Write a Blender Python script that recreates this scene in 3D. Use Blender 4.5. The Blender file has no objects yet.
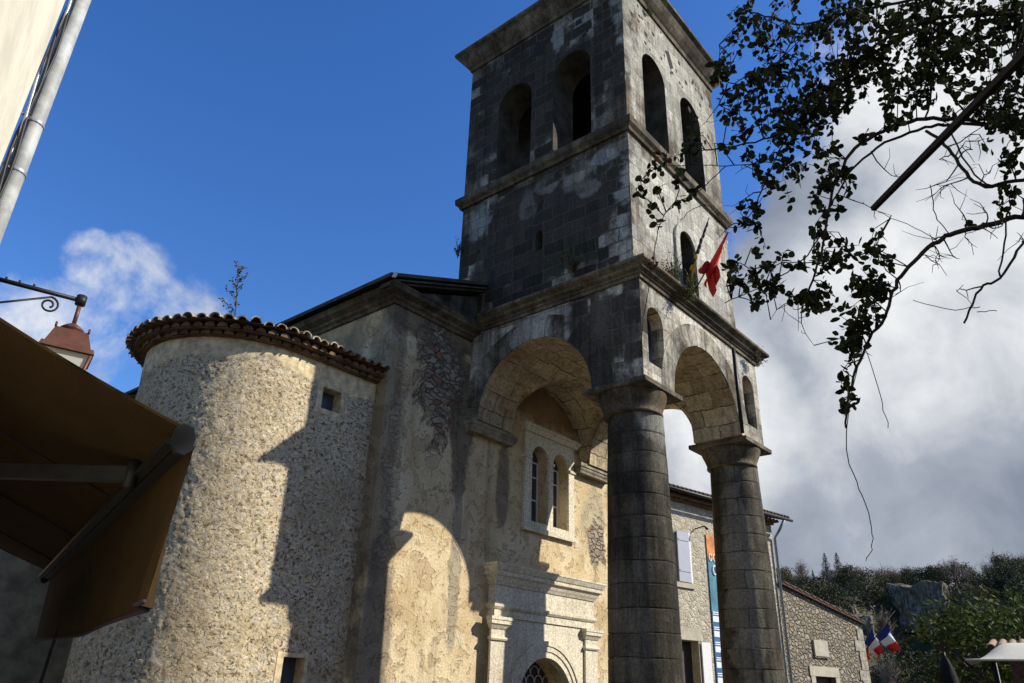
import bpy, bmesh, math, random
from math import sin, cos, tan, pi, radians, sqrt, atan2, hypot, floor
from mathutils import Vector, Matrix, noise as mnoise
from mathutils.geometry import tessellate_polygon

random.seed(7)
scene = bpy.context.scene
COL = scene.collection

# ------------------------------------------------------------------ camera
EYE = Vector((0, 0, 1.6)); FPX = 750.0
PITCH, ROLL, YAW = radians(25.0), radians(1.9), radians(40.62)
Fw = Vector((cos(YAW)*cos(PITCH), sin(YAW)*cos(PITCH), sin(PITCH)))
Rt0 = Vector((sin(YAW), -cos(YAW), 0)); Up0 = Rt0.cross(Fw)
Rt = cos(ROLL)*Rt0 + sin(ROLL)*Up0; Up = -sin(ROLL)*Rt0 + cos(ROLL)*Up0
cam = bpy.data.cameras.new('camera'); camo = bpy.data.objects.new('camera', cam); COL.objects.link(camo)
m = Matrix((Rt, Up, -Fw)).transposed().to_4x4(); m.translation = EYE
camo.matrix_world = m
cam.sensor_width = 36; cam.lens = FPX*36/1024; cam.clip_start = 0.05; cam.clip_end = 3000
scene.camera = camo

def ray(x, y):
    return (Fw + (x-512)/FPX*Rt - (y-341.5)/FPX*Up)
def at(x, y, dist):
    """surveyed point: direction of a pixel, at a horizontal distance from the viewpoint"""
    d = ray(x, y); h = hypot(d.x, d.y); return EYE + d*(dist/h)

# ------------------------------------------------------------------ light
SUN_TO = Vector((0.85, -1.0, 0.84)).normalized()
SUN_EL = math.asin(SUN_TO.z); SUN_AZ = atan2(SUN_TO.x, SUN_TO.y)
sl = bpy.data.lights.new('sun', 'SUN'); sl.energy = 4.4; sl.angle = radians(0.5); sl.color = (1.0, 0.945, 0.84)
so = bpy.data.objects.new('sun', sl); COL.objects.link(so)
so.rotation_euler = (-SUN_TO).to_track_quat('-Z', 'Y').to_euler(); so.location = (30, -40, 40)

w = bpy.data.worlds.new('World'); scene.world = w; w.use_nodes = True
nt = w.node_tree; nt.nodes.clear()
def wn(t): return nt.nodes.new(t)
out = wn('ShaderNodeOutputWorld'); sky = wn('ShaderNodeTexSky'); sky.sky_type = 'NISHITA'; sky.sun_disc = False
sky.sun_elevation = SUN_EL; sky.sun_rotation = SUN_AZ; sky.air_density = 1.0; sky.dust_density = 0.3; sky.ozone_density = 3.5
SKY_STRENGTH = 0.13
b1 = wn('ShaderNodeBackground'); b1.inputs[1].default_value = SKY_STRENGTH
hs = wn('ShaderNodeHueSaturation'); hs.inputs['Saturation'].default_value = 1.26; hs.inputs['Hue'].default_value = 0.512; nt.links.new(sky.outputs[0], hs.inputs['Color'])
nt.links.new(hs.outputs[0], b1.inputs[0])
tc = wn('ShaderNodeTexCoord')
def wmath(op, a, b=None, clamp=False):
    n = wn('ShaderNodeMath'); n.operation = op; n.use_clamp = clamp
    for i, q in enumerate((a, b)):
        if q is None: continue
        if isinstance(q, (int, float)): n.inputs[i].default_value = q
        else: nt.links.new(q, n.inputs[i])
    return n.outputs[0]
def wnoise(scale, detail=8, rough=0.55, dist=0.0, vec=None, off=(0, 0, 0)):
    mp = wn('ShaderNodeMapping'); nt.links.new(vec or tc.outputs['Generated'], mp.inputs[0]); mp.inputs['Location'].default_value = off
    n = wn('ShaderNodeTexNoise'); nt.links.new(mp.outputs[0], n.inputs['Vector'])
    n.inputs['Scale'].default_value = scale; n.inputs['Detail'].default_value = detail; n.inputs['Roughness'].default_value = rough
    n.inputs['Distortion'].default_value = dist
    return n.outputs[0]
def blob(x, y, r_in, r_out):
    d = ray(x, y).normalized()
    n = wn('ShaderNodeVectorMath'); n.operation = 'DOT_PRODUCT'; nt.links.new(tc.outputs['Generated'], n.inputs[0]); n.inputs[1].default_value = d
    mr = wn('ShaderNodeMapRange'); mr.interpolation_type = 'SMOOTHSTEP'; nt.links.new(n.outputs['Value'], mr.inputs[0])
    mr.inputs[1].default_value = cos(radians(r_out)); mr.inputs[2].default_value = cos(radians(r_in))
    return mr.outputs[0]
# banks of cloud: (direction, inner and outer angular radius)
banks = [blob(1010, 390, 14, 24), blob(1120, 120, 6, 20), blob(860, 520, 13, 19), blob(700, 455, 3, 8.5), blob(1180, 520, 8, 20), blob(1000, 80, 4, 12), blob(1080, 640, 8, 18)]
wisps = [blob(128, 285, 0.2, 4.4), blob(60, 345, 1.0, 6.5), blob(185, 312, 0.2, 3.8), blob(90, 262, 0.1, 2.8), blob(738, 225, 0.1, 3.0)]
def wmax(l):
    c = l[0]
    for b in l[1:]: c = wmath('MAXIMUM', c, b)
    return c
cover = wmath('MAXIMUM', wmath('MULTIPLY', wmax(banks), 1.6), wmath('MULTIPLY', wmax(wisps), 0.70))
near = wmath('MULTIPLY', cover, 4.0, True)
big = wmath('ADD', wmath('MULTIPLY', wnoise(3.6, 4, 0.5, 0.3, off=(0.3, 1.2, 0.1)), 0.5), wmath('MULTIPLY', wnoise(9.0, 10, 0.62, 0.25, off=(1.3, 0.2, 2.1)), 0.5))
dens = wmath('ADD', wmath('MULTIPLY', cover, 0.58), wmath('MULTIPLY', near, wmath('MULTIPLY', wmath('SUBTRACT', big, 0.5), 2.7)))
mr = wn('ShaderNodeMapRange'); mr.interpolation_type = 'SMOOTHSTEP'; nt.links.new(dens, mr.inputs[0]); mr.inputs[1].default_value = 0.16; mr.inputs[2].default_value = 0.66
mask = mr.outputs[0]
# lit tops and grey undersides
shade = wmath('ADD', wmath('MULTIPLY', wnoise(3.0, 5, 0.5, 0.3, off=(2.3, 0.4, 0.7)), 0.55), wmath('MULTIPLY', wnoise(9.0, 9, 0.58, 0.3, off=(0.3, 2.4, 0.7)), 0.45))
glow = wmath('MAXIMUM', blob(960, 300, 3, 13), wmath('MAXIMUM', blob(90, 310, 3, 14), wmath('MAXIMUM', blob(1010, 90, 2, 15), blob(690, 440, 3, 10))))
grey = wmath('ADD', wmath('MULTIPLY', wmath('SUBTRACT', shade, 0.5), 2.7), wmath('ADD', wmath('MULTIPLY', glow, 0.66), 0.22), clamp=True)
cr = wn('ShaderNodeValToRGB'); nt.links.new(grey, cr.inputs[0])
cr.color_ramp.elements[0].position = 0.0; cr.color_ramp.elements[0].color = (0.29, 0.335, 0.42, 1)
cr.color_ramp.elements[1].position = 1.0; cr.color_ramp.elements[1].color = (0.98, 1.0, 1.02, 1)
e = cr.color_ramp.elements.new(0.45); e.color = (0.46, 0.505, 0.59, 1)
b2 = wn('ShaderNodeBackground'); nt.links.new(cr.outputs[0], b2.inputs[0]); b2.inputs[1].default_value = 0.58
mx = wn('ShaderNodeMixShader'); nt.links.new(mask, mx.inputs[0]); nt.links.new(b1.outputs[0], mx.inputs[1]); nt.links.new(b2.outputs[0], mx.inputs[2])
nt.links.new(mx.outputs[0], out.inputs[0])

vs = scene.view_settings; vs.view_transform = 'Standard'; vs.look = 'None'; vs.exposure = 0.6; vs.gamma = 1.0; vs.use_curve_mapping = False
scene.cycles.max_bounces = 5; scene.cycles.diffuse_bounces = 3; scene.cycles.transparent_max_bounces = 6

# ------------------------------------------------------------------ materials
class M:
    def __init__(s, name, rough=0.9, spec=0.25):
        s.mat = bpy.data.materials.new(name); s.mat.use_nodes = True; s.t = s.mat.node_tree
        s.b = s.t.nodes['Principled BSDF']; s.b.inputs['Roughness'].default_value = rough
        s.b.inputs['Specular IOR Level'].default_value = spec
        s.tc = s.t.nodes.new('ShaderNodeTexCoord')
    def put(s, v, sock):
        if isinstance(v, bpy.types.NodeSocket): s.t.links.new(v, sock)
        elif isinstance(v, (tuple, list)) and sock.type == 'RGBA' and len(v) == 3: sock.default_value = (*v, 1)
        else: sock.default_value = v
    def node(s, t, props=None, **ins):
        n = s.t.nodes.new(t)
        for k, v in (props or {}).items(): setattr(n, k, v)
        for k, v in ins.items(): s.put(v, n.inputs[k])
        return n
    def math(s, op, a, b=0.0, clamp=False):
        n = s.t.nodes.new('ShaderNodeMath'); n.operation = op; n.use_clamp = clamp; s.put(a, n.inputs[0]); s.put(b, n.inputs[1]); return n.outputs[0]
    def vmap(s, vec, scale=(1, 1, 1), loc=(0, 0, 0)):
        n = s.t.nodes.new('ShaderNodeMapping'); s.t.links.new(vec, n.inputs[0]); n.inputs['Scale'].default_value = scale; n.inputs['Location'].default_value = loc; return n.outputs[0]
    def noise(s, vec, scale, detail=6, rough=0.6, dist=0.0):
        n = s.t.nodes.new('ShaderNodeTexNoise'); s.t.links.new(vec, n.inputs['Vector'])
        n.inputs['Scale'].default_value = scale; n.inputs['Detail'].default_value = detail; n.inputs['Roughness'].default_value = rough; n.inputs['Distortion'].default_value = dist
        return n.outputs[0]
    def rng(s, v, a, b, c=0.0, d=1.0, smooth=True):
        n = s.t.nodes.new('ShaderNodeMapRange'); n.interpolation_type = 'SMOOTHSTEP' if smooth else 'LINEAR'
        s.put(v, n.inputs[0])
        for i, q in enumerate((a, b, c, d)): n.inputs[i+1].default_value = q
        return n.outputs[0]
    def mix(s, f, a, b, mode='MIX'):
        n = s.t.nodes.new('ShaderNodeMix'); n.data_type = 'RGBA'; n.blend_type = mode
        s.put(f, n.inputs[0]); s.put(a, n.inputs[6]); s.put(b, n.inputs[7]); return n.outputs[2]
    def val(s, v):
        n = s.t.nodes.new('ShaderNodeCombineColor'); [s.t.links.new(v, n.inputs[i]) for i in range(3)]; return n.outputs[0]
    def vmath(s, op, a, b):
        n = s.t.nodes.new('ShaderNodeVectorMath'); n.operation = op; s.put(a, n.inputs[0]); s.put(b, n.inputs[1]); return n
    def patch(s, c, r, edge, base=(0, 0, 0)):
        """mask of a worn, stained, lightened or darkened area with an uneven edge"""
        o = s.tc.outputs['Object']
        d = s.vmath('SUBTRACT', o, tuple(c[i]-base[i] for i in range(3))).outputs[0]
        d = s.vmath('DIVIDE', d, tuple(r)).outputs[0]
        l = s.vmath('LENGTH', d, (0, 0, 0)).outputs['Value']
        return s.rng(s.math('ADD', l, s.math('MULTIPLY', s.math('SUBTRACT', edge, 0.5), 1.5)), 1.05, 0.75)
    def bump(s, h, strength, dist):
        n = s.t.nodes.new('ShaderNodeBump'); s.t.links.new(h, n.inputs['Height']); n.inputs['Strength'].default_value = strength; n.inputs['Distance'].default_value = dist
        s.t.links.new(n.outputs[0], s.b.inputs['Normal'])
    def color(s, c): s.put(c, s.b.inputs['Base Color']); return s.mat

def plain(name, c, rough=0.7, metal=0.0, var=0.25, scale=14, bump=0.0, spec=0.3):
    k = M(name, rough, spec); k.b.inputs['Metallic'].default_value = metal
    n = k.noise(k.tc.outputs['Object'], scale, 5, 0.65)
    col = k.mix(k.rng(n, 0.3, 0.7), tuple(v*(1-var) for v in c), tuple(min(1, v*(1+var)) for v in c))
    if bump: k.bump(n, bump, 0.02)
    return k.color(col)

CB = (12.63, 9.85, 0.0)     # base of the church
def ashlar(name, light, dark, stain=(0.42, 0.62), bw=0.62, bh=0.34, mort=0.010, mortc=(0.07, 0.065, 0.055), mstr=0.75, streak=0.5, var=0.30, bump=0.5, tint=None, patches=(), base=CB, boff=-0.045, vst=0.62):
    k = M(name, 0.92, 0.15); uv = k.tc.outputs['UV']; ob = k.tc.outputs['Object']
    wob = k.noise(ob, 2.5, 3, 0.5)
    v2 = k.vmath('ADD', uv, k.vmath('SCALE', k.vmath('SUBTRACT', k.node('ShaderNodeTexNoise', Vector=ob, Scale=3.0).outputs['Color'], (0.5, 0.5, 0.5)).outputs[0], (0, 0, 0)).outputs[0])
    v2.inputs[1].node if False else None
    sc = v2.inputs[1].links[0].from_node; sc.inputs['Scale'].default_value = 0.11
    br = k.node('ShaderNodeTexBrick', {'offset': 0.43, 'squash': 1.0}, Vector=v2.outputs[0], Scale=1.0)
    br.inputs['Color1'].default_value = (1-var,)*3+(1,); br.inputs['Color2'].default_value = (1+var*0.6,)*3+(1,)
    br.inputs['Mortar'].default_value = (1, 1, 1, 1); br.inputs['Mortar Size'].default_value = mort; br.inputs['Mortar Smooth'].default_value = 0.4
    br.inputs['Brick Width'].default_value = bw; br.inputs['Row Height'].default_value = bh; br.inputs['Bias'].default_value = 0.0
    n1 = k.noise(ob, 0.75, 8, 0.68, 0.3); n2 = k.noise(k.vmap(ob, (2.6, 2.6, 0.30)), 1.0, 6, 0.62)
    sgl = k.math('ADD', k.math('MULTIPLY', n1, 1-streak), k.math('MULTIPLY', n2, streak))
    sgl = k.math('ADD', sgl, k.math('MULTIPLY', k.math('SUBTRACT', br.outputs['Color'], 1.0), boff))
    st = k.rng(sgl, stain[0], stain[1])
    col = k.mix(st, light, dark)
    if tint: col = k.mix(k.rng(k.noise(ob, 1.6, 6, 0.7), 0.52, 0.72, 0, 0.8), col, tint)
    edge = k.math('ADD', k.noise(ob, 1.7, 6, 0.65), k.math('MULTIPLY', k.math('SUBTRACT', br.outputs['Color'], 1.0-var*0.2), 0.7))
    for c, r, pc, a in patches:
        col = k.mix(k.math('MULTIPLY', k.patch(c, r, edge, base), a), col, pc)
    col = k.mix(1.0, col, br.outputs['Color'], 'MULTIPLY')
    sp = k.noise(ob, 22, 6, 0.75)
    col = k.mix(1.0, col, k.val(k.rng(sp, 0.28, 0.72, 0.55, 1.3)), 'MULTIPLY')
    mf = k.math('MULTIPLY', br.outputs['Fac'], k.rng(k.noise(ob, 2.0, 4), 0.3, 0.62, 0.15, 1.0))
    bw_ = k.node('ShaderNodeRGBToBW', Color=col).outputs[0]
    mc = k.mix(k.rng(bw_, 0.09, 0.19), mortc, tuple(q*0.42 for q in mortc))
    col = k.mix(k.math('MULTIPLY', mf, mstr), col, mc)
    stz = k.noise(k.vmap(ob, (9, 9, 0.55)), 1.0, 5, 0.65)
    col = k.mix(1.0, col, k.val(k.rng(stz, 0.30, 0.58, vst, 1.06)), 'MULTIPLY')
    pits = k.rng(k.noise(ob, 9, 5, 0.7), 0.30, 0.42)
    h = k.math('ADD', k.math('MULTIPLY', mf, -1.0), k.math('ADD', k.math('MULTIPLY', sp, 0.5), k.math('MULTIPLY', pits, 0.35)))
    h = k.math('ADD', h, k.math('MULTIPLY', br.outputs['Color'], 0.35))
    k.bump(h, bump, 0.03)
    return k.color(col)

def rubble(name, cells, lo, hi, mortar, mfac=0.7, sx=7.0, sz=9.0, bump=0.8, dist=0.04, spots=None, stain=None, edge=(0.02, 0.12), pits=False):
    k = M(name, 0.95, 0.1); ob = k.tc.outputs['Object']
    d0 = k.node('ShaderNodeTexNoise', Vector=ob, Scale=4.0).outputs['Color']
    vv = k.vmath('ADD', k.vmap(ob, (sx, sx, sz)), k.vmath('MULTIPLY', d0, (0.9, 0.9, 0.9)).outputs[0]).outputs[0]
    vo = k.node('ShaderNodeTexVoronoi', {'feature': 'F1'}, Vector=vv, Scale=1.0)
    ve = k.node('ShaderNodeTexVoronoi', {'feature': 'DISTANCE_TO_EDGE'}, Vector=vv, Scale=1.0)
    cellv = k.node('ShaderNodeSeparateColor', Color=vo.outputs['Color'])
    col = k.mix(cellv.outputs[0], lo, hi)
    if cells: col = k.mix(k.rng(cellv.outputs[1], 0.72, 0.95, 0, 0.85), col, cells)
    sp = k.noise(ob, 24, 7, 0.75); n1 = k.noise(ob, 1.1, 7, 0.65)
    col = k.mix(1.0, col, k.val(k.rng(sp, 0.25, 0.75, 0.45, 1.4)), 'MULTIPLY')
    stone = k.rng(ve.outputs['Distance'], edge[0], edge[1])
    cov = k.math('MULTIPLY', k.math('SUBTRACT', 1.0, stone), mfac)
    col = k.mix(cov, col, mortar)
    if spots: col = k.mix(k.rng(k.noise(ob, 6.5, 4, 0.7), 0.66, 0.72, 0, 0.8), col, spots)
    if stain: col = k.mix(k.rng(n1, 0.5, 0.72, 0, 0.75), col, stain)
    if pits:
        pn = k.math('MULTIPLY', k.rng(k.noise(ob, 21, 5, 0.7, 0.5), 0.36, 0.46), k.rng(k.noise(k.vmap(ob, (11, 11, 16)), 1.0, 5, 0.7, 0.5), 0.33, 0.43))
        col = k.mix(pn, (0.15, 0.11, 0.062), col)
        vb = k.node('ShaderNodeTexVoronoi', {'feature': 'F1'}, Vector=k.vmap(vv, (0.42, 0.42, 0.46)), Scale=1.0); bs_ = k.node('ShaderNodeSeparateColor', Color=vb.outputs['Color'])
        bigs = k.math('MULTIPLY', k.rng(bs_.outputs[1], 0.80, 0.82), k.rng(vb.outputs['Distance'], 0.50, 0.36)); col = k.mix(k.math('MULTIPLY', bigs, 0.8), col, k.mix(bs_.outputs[0], (0.50, 0.43, 0.31), (0.42, 0.37, 0.29)))
        col = k.mix(k.rng(k.noise(ob, 0.7, 5, 0.6), 0.50, 0.66, 0, 0.45), col, (0.30, 0.225, 0.13))
        stone = k.math('ADD', k.math('MULTIPLY', stone, 0.18), k.math('MULTIPLY', pn, 1.1))
    h = k.math('ADD', k.math('MULTIPLY', stone, 0.8), k.math('ADD', k.math('MULTIPLY', sp, 0.55), k.math('MULTIPLY', cellv.outputs[2], 0.5)))
    k.bump(h, bump, dist)
    return k.color(col)

def stucco(name):
    k = M(name, 0.95, 0.1); ob = k.tc.outputs['Object']
    n1 = k.noise(ob, 0.9, 8, 0.6, 0.4); n2 = k.noise(ob, 2.6, 7, 0.62, 0.6); n3 = k.noise(k.vmap(ob, (3.2, 3.2, 0.28)), 1.0, 6, 0.6)
    sp = k.noise(ob, 26, 6, 0.7)
    col = k.mix(k.rng(n1, 0.36, 0.66), (0.66, 0.54, 0.335), (0.50, 0.375, 0.20))
    peel = k.math('MAXIMUM', k.rng(n2, 0.56, 0.58), k.rng(k.noise(ob, 6.0, 6, 0.6, 0.5), 0.60, 0.62))
    col = k.mix(k.math('MULTIPLY', peel, 0.55), col, (0.42, 0.30, 0.165))
    pale = k.rng(k.noise(ob, 1.9, 5, 0.7), 0.58, 0.66)
    col = k.mix(k.math('MULTIPLY', pale, 0.5), col, (0.66, 0.60, 0.47))
    col = k.mix(k.rng(n3, 0.54, 0.74, 0, 0.55), col, (0.20, 0.16, 0.105))
    edge = k.noise(ob, 1.5, 6, 0.65)
    # black lichen runs at the corner, under the cornice and beside the respond; bare masonry below the cornice
    for c, r, pc, a in (((8.2, 9.8, 5.8), (0.30, 0.8, 3.6), (0.10, 0.082, 0.06), 0.55), ((9.2, 9.8, 8.1), (1.6, 0.8, 0.5), (0.08, 0.067, 0.05), 0.7),
                        ((10.05, 9.8, 6.4), (0.34, 0.7, 1.7), (0.065, 0.054, 0.04), 0.75), ((8.35, 9.8, 1.6), (0.4, 0.8, 2.6), (0.12, 0.10, 0.08), 0.7),
                        ((10.1, 9.8, 3.7), (0.16, 0.8, 1.8), (0.22, 0.20, 0.16), 0.6), ((11.35, 9.8, 5.4), (0.22, 0.8, 1.0), (0.09, 0.08, 0.07), 0.6),
                        ((14.6, 9.8, 5.2), (0.5, 0.8, 1.0), (0.33, 0.29, 0.20), 0.6), ((12.7, 9.8, 7.6), (1.5, 1.0, 0.7), (0.24, 0.13, 0.055), 0.75)):
        col = k.mix(k.math('MULTIPLY', k.patch(c, r, edge, CB), a), col, pc)
    rag = k.math('ADD', k.math('MULTIPLY', k.math('SUBTRACT', k.noise(ob, 2.4, 8, 0.72, 0.6), 0.5), 2.4), 0.5)
    mk = k.math('MAXIMUM', k.patch((9.35, 9.8, 7.0), (0.62, 0.9, 1.15), rag, CB), k.patch((14.75, 9.8, 4.75), (0.36, 0.8, 0.55), rag, CB))
    mk = k.math('MAXIMUM', mk, k.math('MULTIPLY', k.patch((8.4, 9.8, 5.0), (0.22, 0.8, 2.0), rag, CB), 0.4))
    d0 = k.node('ShaderNodeTexNoise', Vector=ob, Scale=4.0).outputs['Color']
    vv = k.vmath('ADD', k.vmap(ob, (4.0, 4.0, 8.5)), k.vmath('MULTIPLY', d0, (1.6, 1.6, 1.6)).outputs[0]).outputs[0]
    vo = k.node('ShaderNodeTexVoronoi', {'feature': 'F1'}, Vector=vv, Scale=1.0); ve = k.node('ShaderNodeTexVoronoi', {'feature': 'DISTANCE_TO_EDGE'}, Vector=vv, Scale=1.0)
    cv = k.node('ShaderNodeSeparateColor', Color=vo.outputs['Color'])
    stc = k.mix(k.rng(cv.outputs[1], 0.8, 0.92), k.mix(cv.outputs[0], (0.24, 0.195, 0.135), (0.40, 0.33, 0.235)), (0.28, 0.15, 0.085))
    gap = k.rng(k.math('ADD', ve.outputs['Distance'], k.math('MULTIPLY', k.math('SUBTRACT', n2, 0.5), 0.25)), 0.0, 0.13)
    stc = k.mix(gap, (0.13, 0.10, 0.07), stc)
    col = k.mix(mk, col, stc)
    col = k.mix(1.0, col, k.val(k.rng(sp, 0.25, 0.75, 0.72, 1.2)), 'MULTIPLY')
    h = k.math('ADD', k.math('MULTIPLY', peel, -0.55), k.math('ADD', k.math('MULTIPLY', sp, 0.35), k.math('MULTIPLY', pale, 0.25)))
    h = k.math('ADD', h, k.math('MULTIPLY', n2, 0.7))
    h = k.math('ADD', h, k.math('MULTIPLY', k.math('MULTIPLY', mk, gap), 0.9))
    k.bump(h, 0.9, 0.045)
    return k.color(col)

def leafmat(name, c, trans=0.0, var=0.4):
    k = M(name, 0.75, 0.12)
    n = k.noise(k.tc.outputs['Object'], 1.3, 3)
    rnd = k.node('ShaderNodeNewGeometry').outputs['Random Per Island']
    col = k.mix(rnd, tuple(v*(1-var) for v in c), tuple(v*(1+var) for v in c))
    col = k.mix(k.rng(n, 0.45, 0.7, 0, 0.5), col, (c[0]*1.5, c[1]*1.05, c[2]*0.8))
    k.color(col)
    if trans:
        tr = k.node('ShaderNodeBsdfTranslucent', Color=col); ms = k.node('ShaderNodeMixShader', Fac=trans)
        k.t.links.new(k.b.outputs[0], ms.inputs[1]); k.t.links.new(tr.outputs[0], ms.inputs[2])
        k.t.links.new(ms.outputs[0], k.t.nodes['Material Output'].inputs[0])
    return k.mat

MAT = {}
MAT['tower'] = ashlar('tower_stone', (0.37, 0.345, 0.275), (0.052, 0.040, 0.026), (0.36, 0.60), 0.52, 0.29, streak=0.45, tint=(0.13, 0.082, 0.038), var=0.34, mortc=(0.12, 0.105, 0.08), mort=0.012, mstr=0.5, vst=0.72,  # broad dark patches join staining with painted shade on the left face
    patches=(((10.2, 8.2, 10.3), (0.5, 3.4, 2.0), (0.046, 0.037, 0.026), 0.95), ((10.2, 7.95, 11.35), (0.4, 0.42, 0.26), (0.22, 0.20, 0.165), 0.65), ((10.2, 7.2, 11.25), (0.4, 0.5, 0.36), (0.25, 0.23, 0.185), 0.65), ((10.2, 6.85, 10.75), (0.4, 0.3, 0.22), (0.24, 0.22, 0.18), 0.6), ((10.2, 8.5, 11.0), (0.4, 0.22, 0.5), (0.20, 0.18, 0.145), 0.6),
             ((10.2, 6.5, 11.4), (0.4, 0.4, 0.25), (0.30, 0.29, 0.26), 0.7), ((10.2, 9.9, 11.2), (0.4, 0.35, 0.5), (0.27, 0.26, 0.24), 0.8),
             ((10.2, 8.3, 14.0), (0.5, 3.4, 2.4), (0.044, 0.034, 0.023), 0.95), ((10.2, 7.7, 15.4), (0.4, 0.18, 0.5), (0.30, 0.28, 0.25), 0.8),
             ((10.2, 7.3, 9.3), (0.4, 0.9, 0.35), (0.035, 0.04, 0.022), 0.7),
             ((12.7, 5.95, 10.6), (2.8, 0.4, 1.8), (0.52, 0.495, 0.42), 0.7), ((12.4, 5.95, 14.6), (2.4, 0.4, 1.8), (0.50, 0.475, 0.395), 0.6)))  # broad pale patches paint sunlit brightness onto the front
MAT['porch'] = ashlar('porch_stone', (0.44, 0.405, 0.32), (0.055, 0.043, 0.029), (0.43, 0.62), 0.60, 0.33, var=0.4, mortc=(0.13, 0.115, 0.09), streak=0.55, tint=(0.20, 0.16, 0.10),
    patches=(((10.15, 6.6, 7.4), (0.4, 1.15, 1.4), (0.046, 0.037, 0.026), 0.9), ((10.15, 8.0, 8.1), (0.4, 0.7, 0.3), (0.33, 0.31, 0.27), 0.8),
             ((10.15, 9.3, 7.8), (0.4, 0.35, 0.5), (0.26, 0.245, 0.21), 0.7), ((12.9, 5.8, 8.2), (2.2, 0.5, 0.7), (0.60, 0.565, 0.47), 0.8),  # pale front patch puts sunlit brightness into the stone colour
             ((12.6, 7.7, 7.4), (1.6, 2.6, 0.9), (0.36, 0.27, 0.15), 0.75)))
MAT['voussoir'] = ashlar('voussoir_stone', (0.42, 0.385, 0.31), (0.055, 0.044, 0.030), (0.40, 0.58), 3.0, 0.33, mortc=(0.05, 0.042, 0.033), streak=0.4, var=0.3, tint=(0.22, 0.17, 0.10),
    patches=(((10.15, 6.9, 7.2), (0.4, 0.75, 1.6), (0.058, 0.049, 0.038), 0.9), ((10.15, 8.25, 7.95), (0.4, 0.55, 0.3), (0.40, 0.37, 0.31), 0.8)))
MAT['intrados'] = ashlar('intrados_stone', (0.50, 0.41, 0.27), (0.25, 0.18, 0.095), (0.48, 0.74), 0.75, 0.36, streak=0.3, tint=(0.30, 0.18, 0.07), var=0.25, mort=0.014, mstr=0.9, mortc=(0.07, 0.05, 0.032))  # pale cut stone, its warm tone standing in for bounced light
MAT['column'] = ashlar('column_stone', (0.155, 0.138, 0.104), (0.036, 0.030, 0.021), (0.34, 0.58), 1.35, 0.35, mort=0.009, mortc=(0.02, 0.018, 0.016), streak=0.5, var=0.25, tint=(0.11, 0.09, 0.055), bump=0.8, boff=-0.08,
    patches=(((10.8, 5.8, 5.9), (0.45, 0.9, 0.5), (0.26, 0.25, 0.21), 0.7), ((14.2, 6.1, 3.5), (0.22, 0.5, 3.5), (0.30, 0.26, 0.18), 0.7)))  # tall warm strip paints reflected light on the right column's left edge
MAT['trim'] = ashlar('cornice_stone', (0.20, 0.165, 0.115), (0.058, 0.045, 0.030), (0.38, 0.58), 1.1, 5.0, mort=0.008, streak=0.3, tint=(0.15, 0.085, 0.036), bump=0.45)
MAT['portal'] = ashlar('portal_limestone', (0.64, 0.575, 0.43), (0.42, 0.35, 0.23), (0.48, 0.72), 1.4, 0.9, mort=0.004, mortc=(0.3, 0.26, 0.2), mstr=0.5, streak=0.25, var=0.06, bump=0.2, vst=0.93)
MAT['stucco'] = stucco('ochre_stucco')
MAT['turret'] = rubble('turret_rubble', (0.60, 0.53, 0.41), (0.43, 0.33, 0.195), (0.63, 0.53, 0.35), (0.57, 0.465, 0.30), 0.45, 14.5, 21.0, 0.75, 0.024, (0.42, 0.23, 0.12), (0.44, 0.34, 0.20), edge=(0.0, 0.30), pits=True)
MAT['band'] = plain('turret_lime_band', (0.56, 0.45, 0.27), 0.95, var=0.35, scale=7, bump=0.9)
MAT['revealstone'] = plain('dark_reveal_stone', (0.05, 0.042, 0.032), 0.95, var=0.5, scale=3, bump=0.5)  # dark tone for reveals and inner faces of the tower openings
MAT['plaster'] = plain('nave_plaster', (0.36, 0.27, 0.155), 0.95, var=0.35, scale=3, bump=0.6)
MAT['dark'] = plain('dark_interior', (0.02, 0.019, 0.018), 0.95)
MAT['tile'] = plain('clay_tile', (0.13, 0.08, 0.045), 0.9, var=0.5, scale=6, bump=0.4)
k = M('lichen_tile', 0.95, 0.1); ob = k.tc.outputs['Object']
MAT['tiletop'] = k.color(k.mix(k.rng(k.noise(ob, 7, 6, 0.7), 0.46, 0.60), (0.20, 0.13, 0.08), (0.44, 0.41, 0.33)))
MAT['slab'] = plain('old_roof', (0.06, 0.05, 0.042), 0.95, var=0.4, scale=4)
MAT['iron'] = plain('black_iron', (0.018, 0.018, 0.02), 0.5, 0.3)
MAT['zinc'] = plain('zinc', (0.30, 0.33, 0.36), 0.45, 0.5, var=0.15)
MAT['white'] = plain('white_paint', (0.72, 0.71, 0.68), 0.6, var=0.06)
MAT['glass'] = plain('window_glass', (0.045, 0.055, 0.075), 0.08, 0.0, var=0.2, scale=2, spec=0.6)
MAT['pvc'] = plain('grey_plastic_pipe', (0.36, 0.37, 0.36), 0.6, var=0.28, scale=6)
MAT['render'] = plain('cream_render', (0.60, 0.565, 0.455), 0.9, var=0.14, scale=2.2, bump=0.3)
MAT['redpaint'] = plain('red_brown_paint', (0.105, 0.042, 0.028), 0.45, 0.1, var=0.2)
k = M('lantern_glass', 0.5, 0.4); MAT['lampglass'] = k.color((0.46, 0.46, 0.42))
MAT['house'] = rubble('house_rubble', (0.50, 0.47, 0.38), (0.36, 0.31, 0.21), (0.54, 0.49, 0.37), (0.50, 0.45, 0.33), 0.6, 5.5, 8.0, 0.6, 0.04, None, (0.40, 0.34, 0.24))
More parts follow.
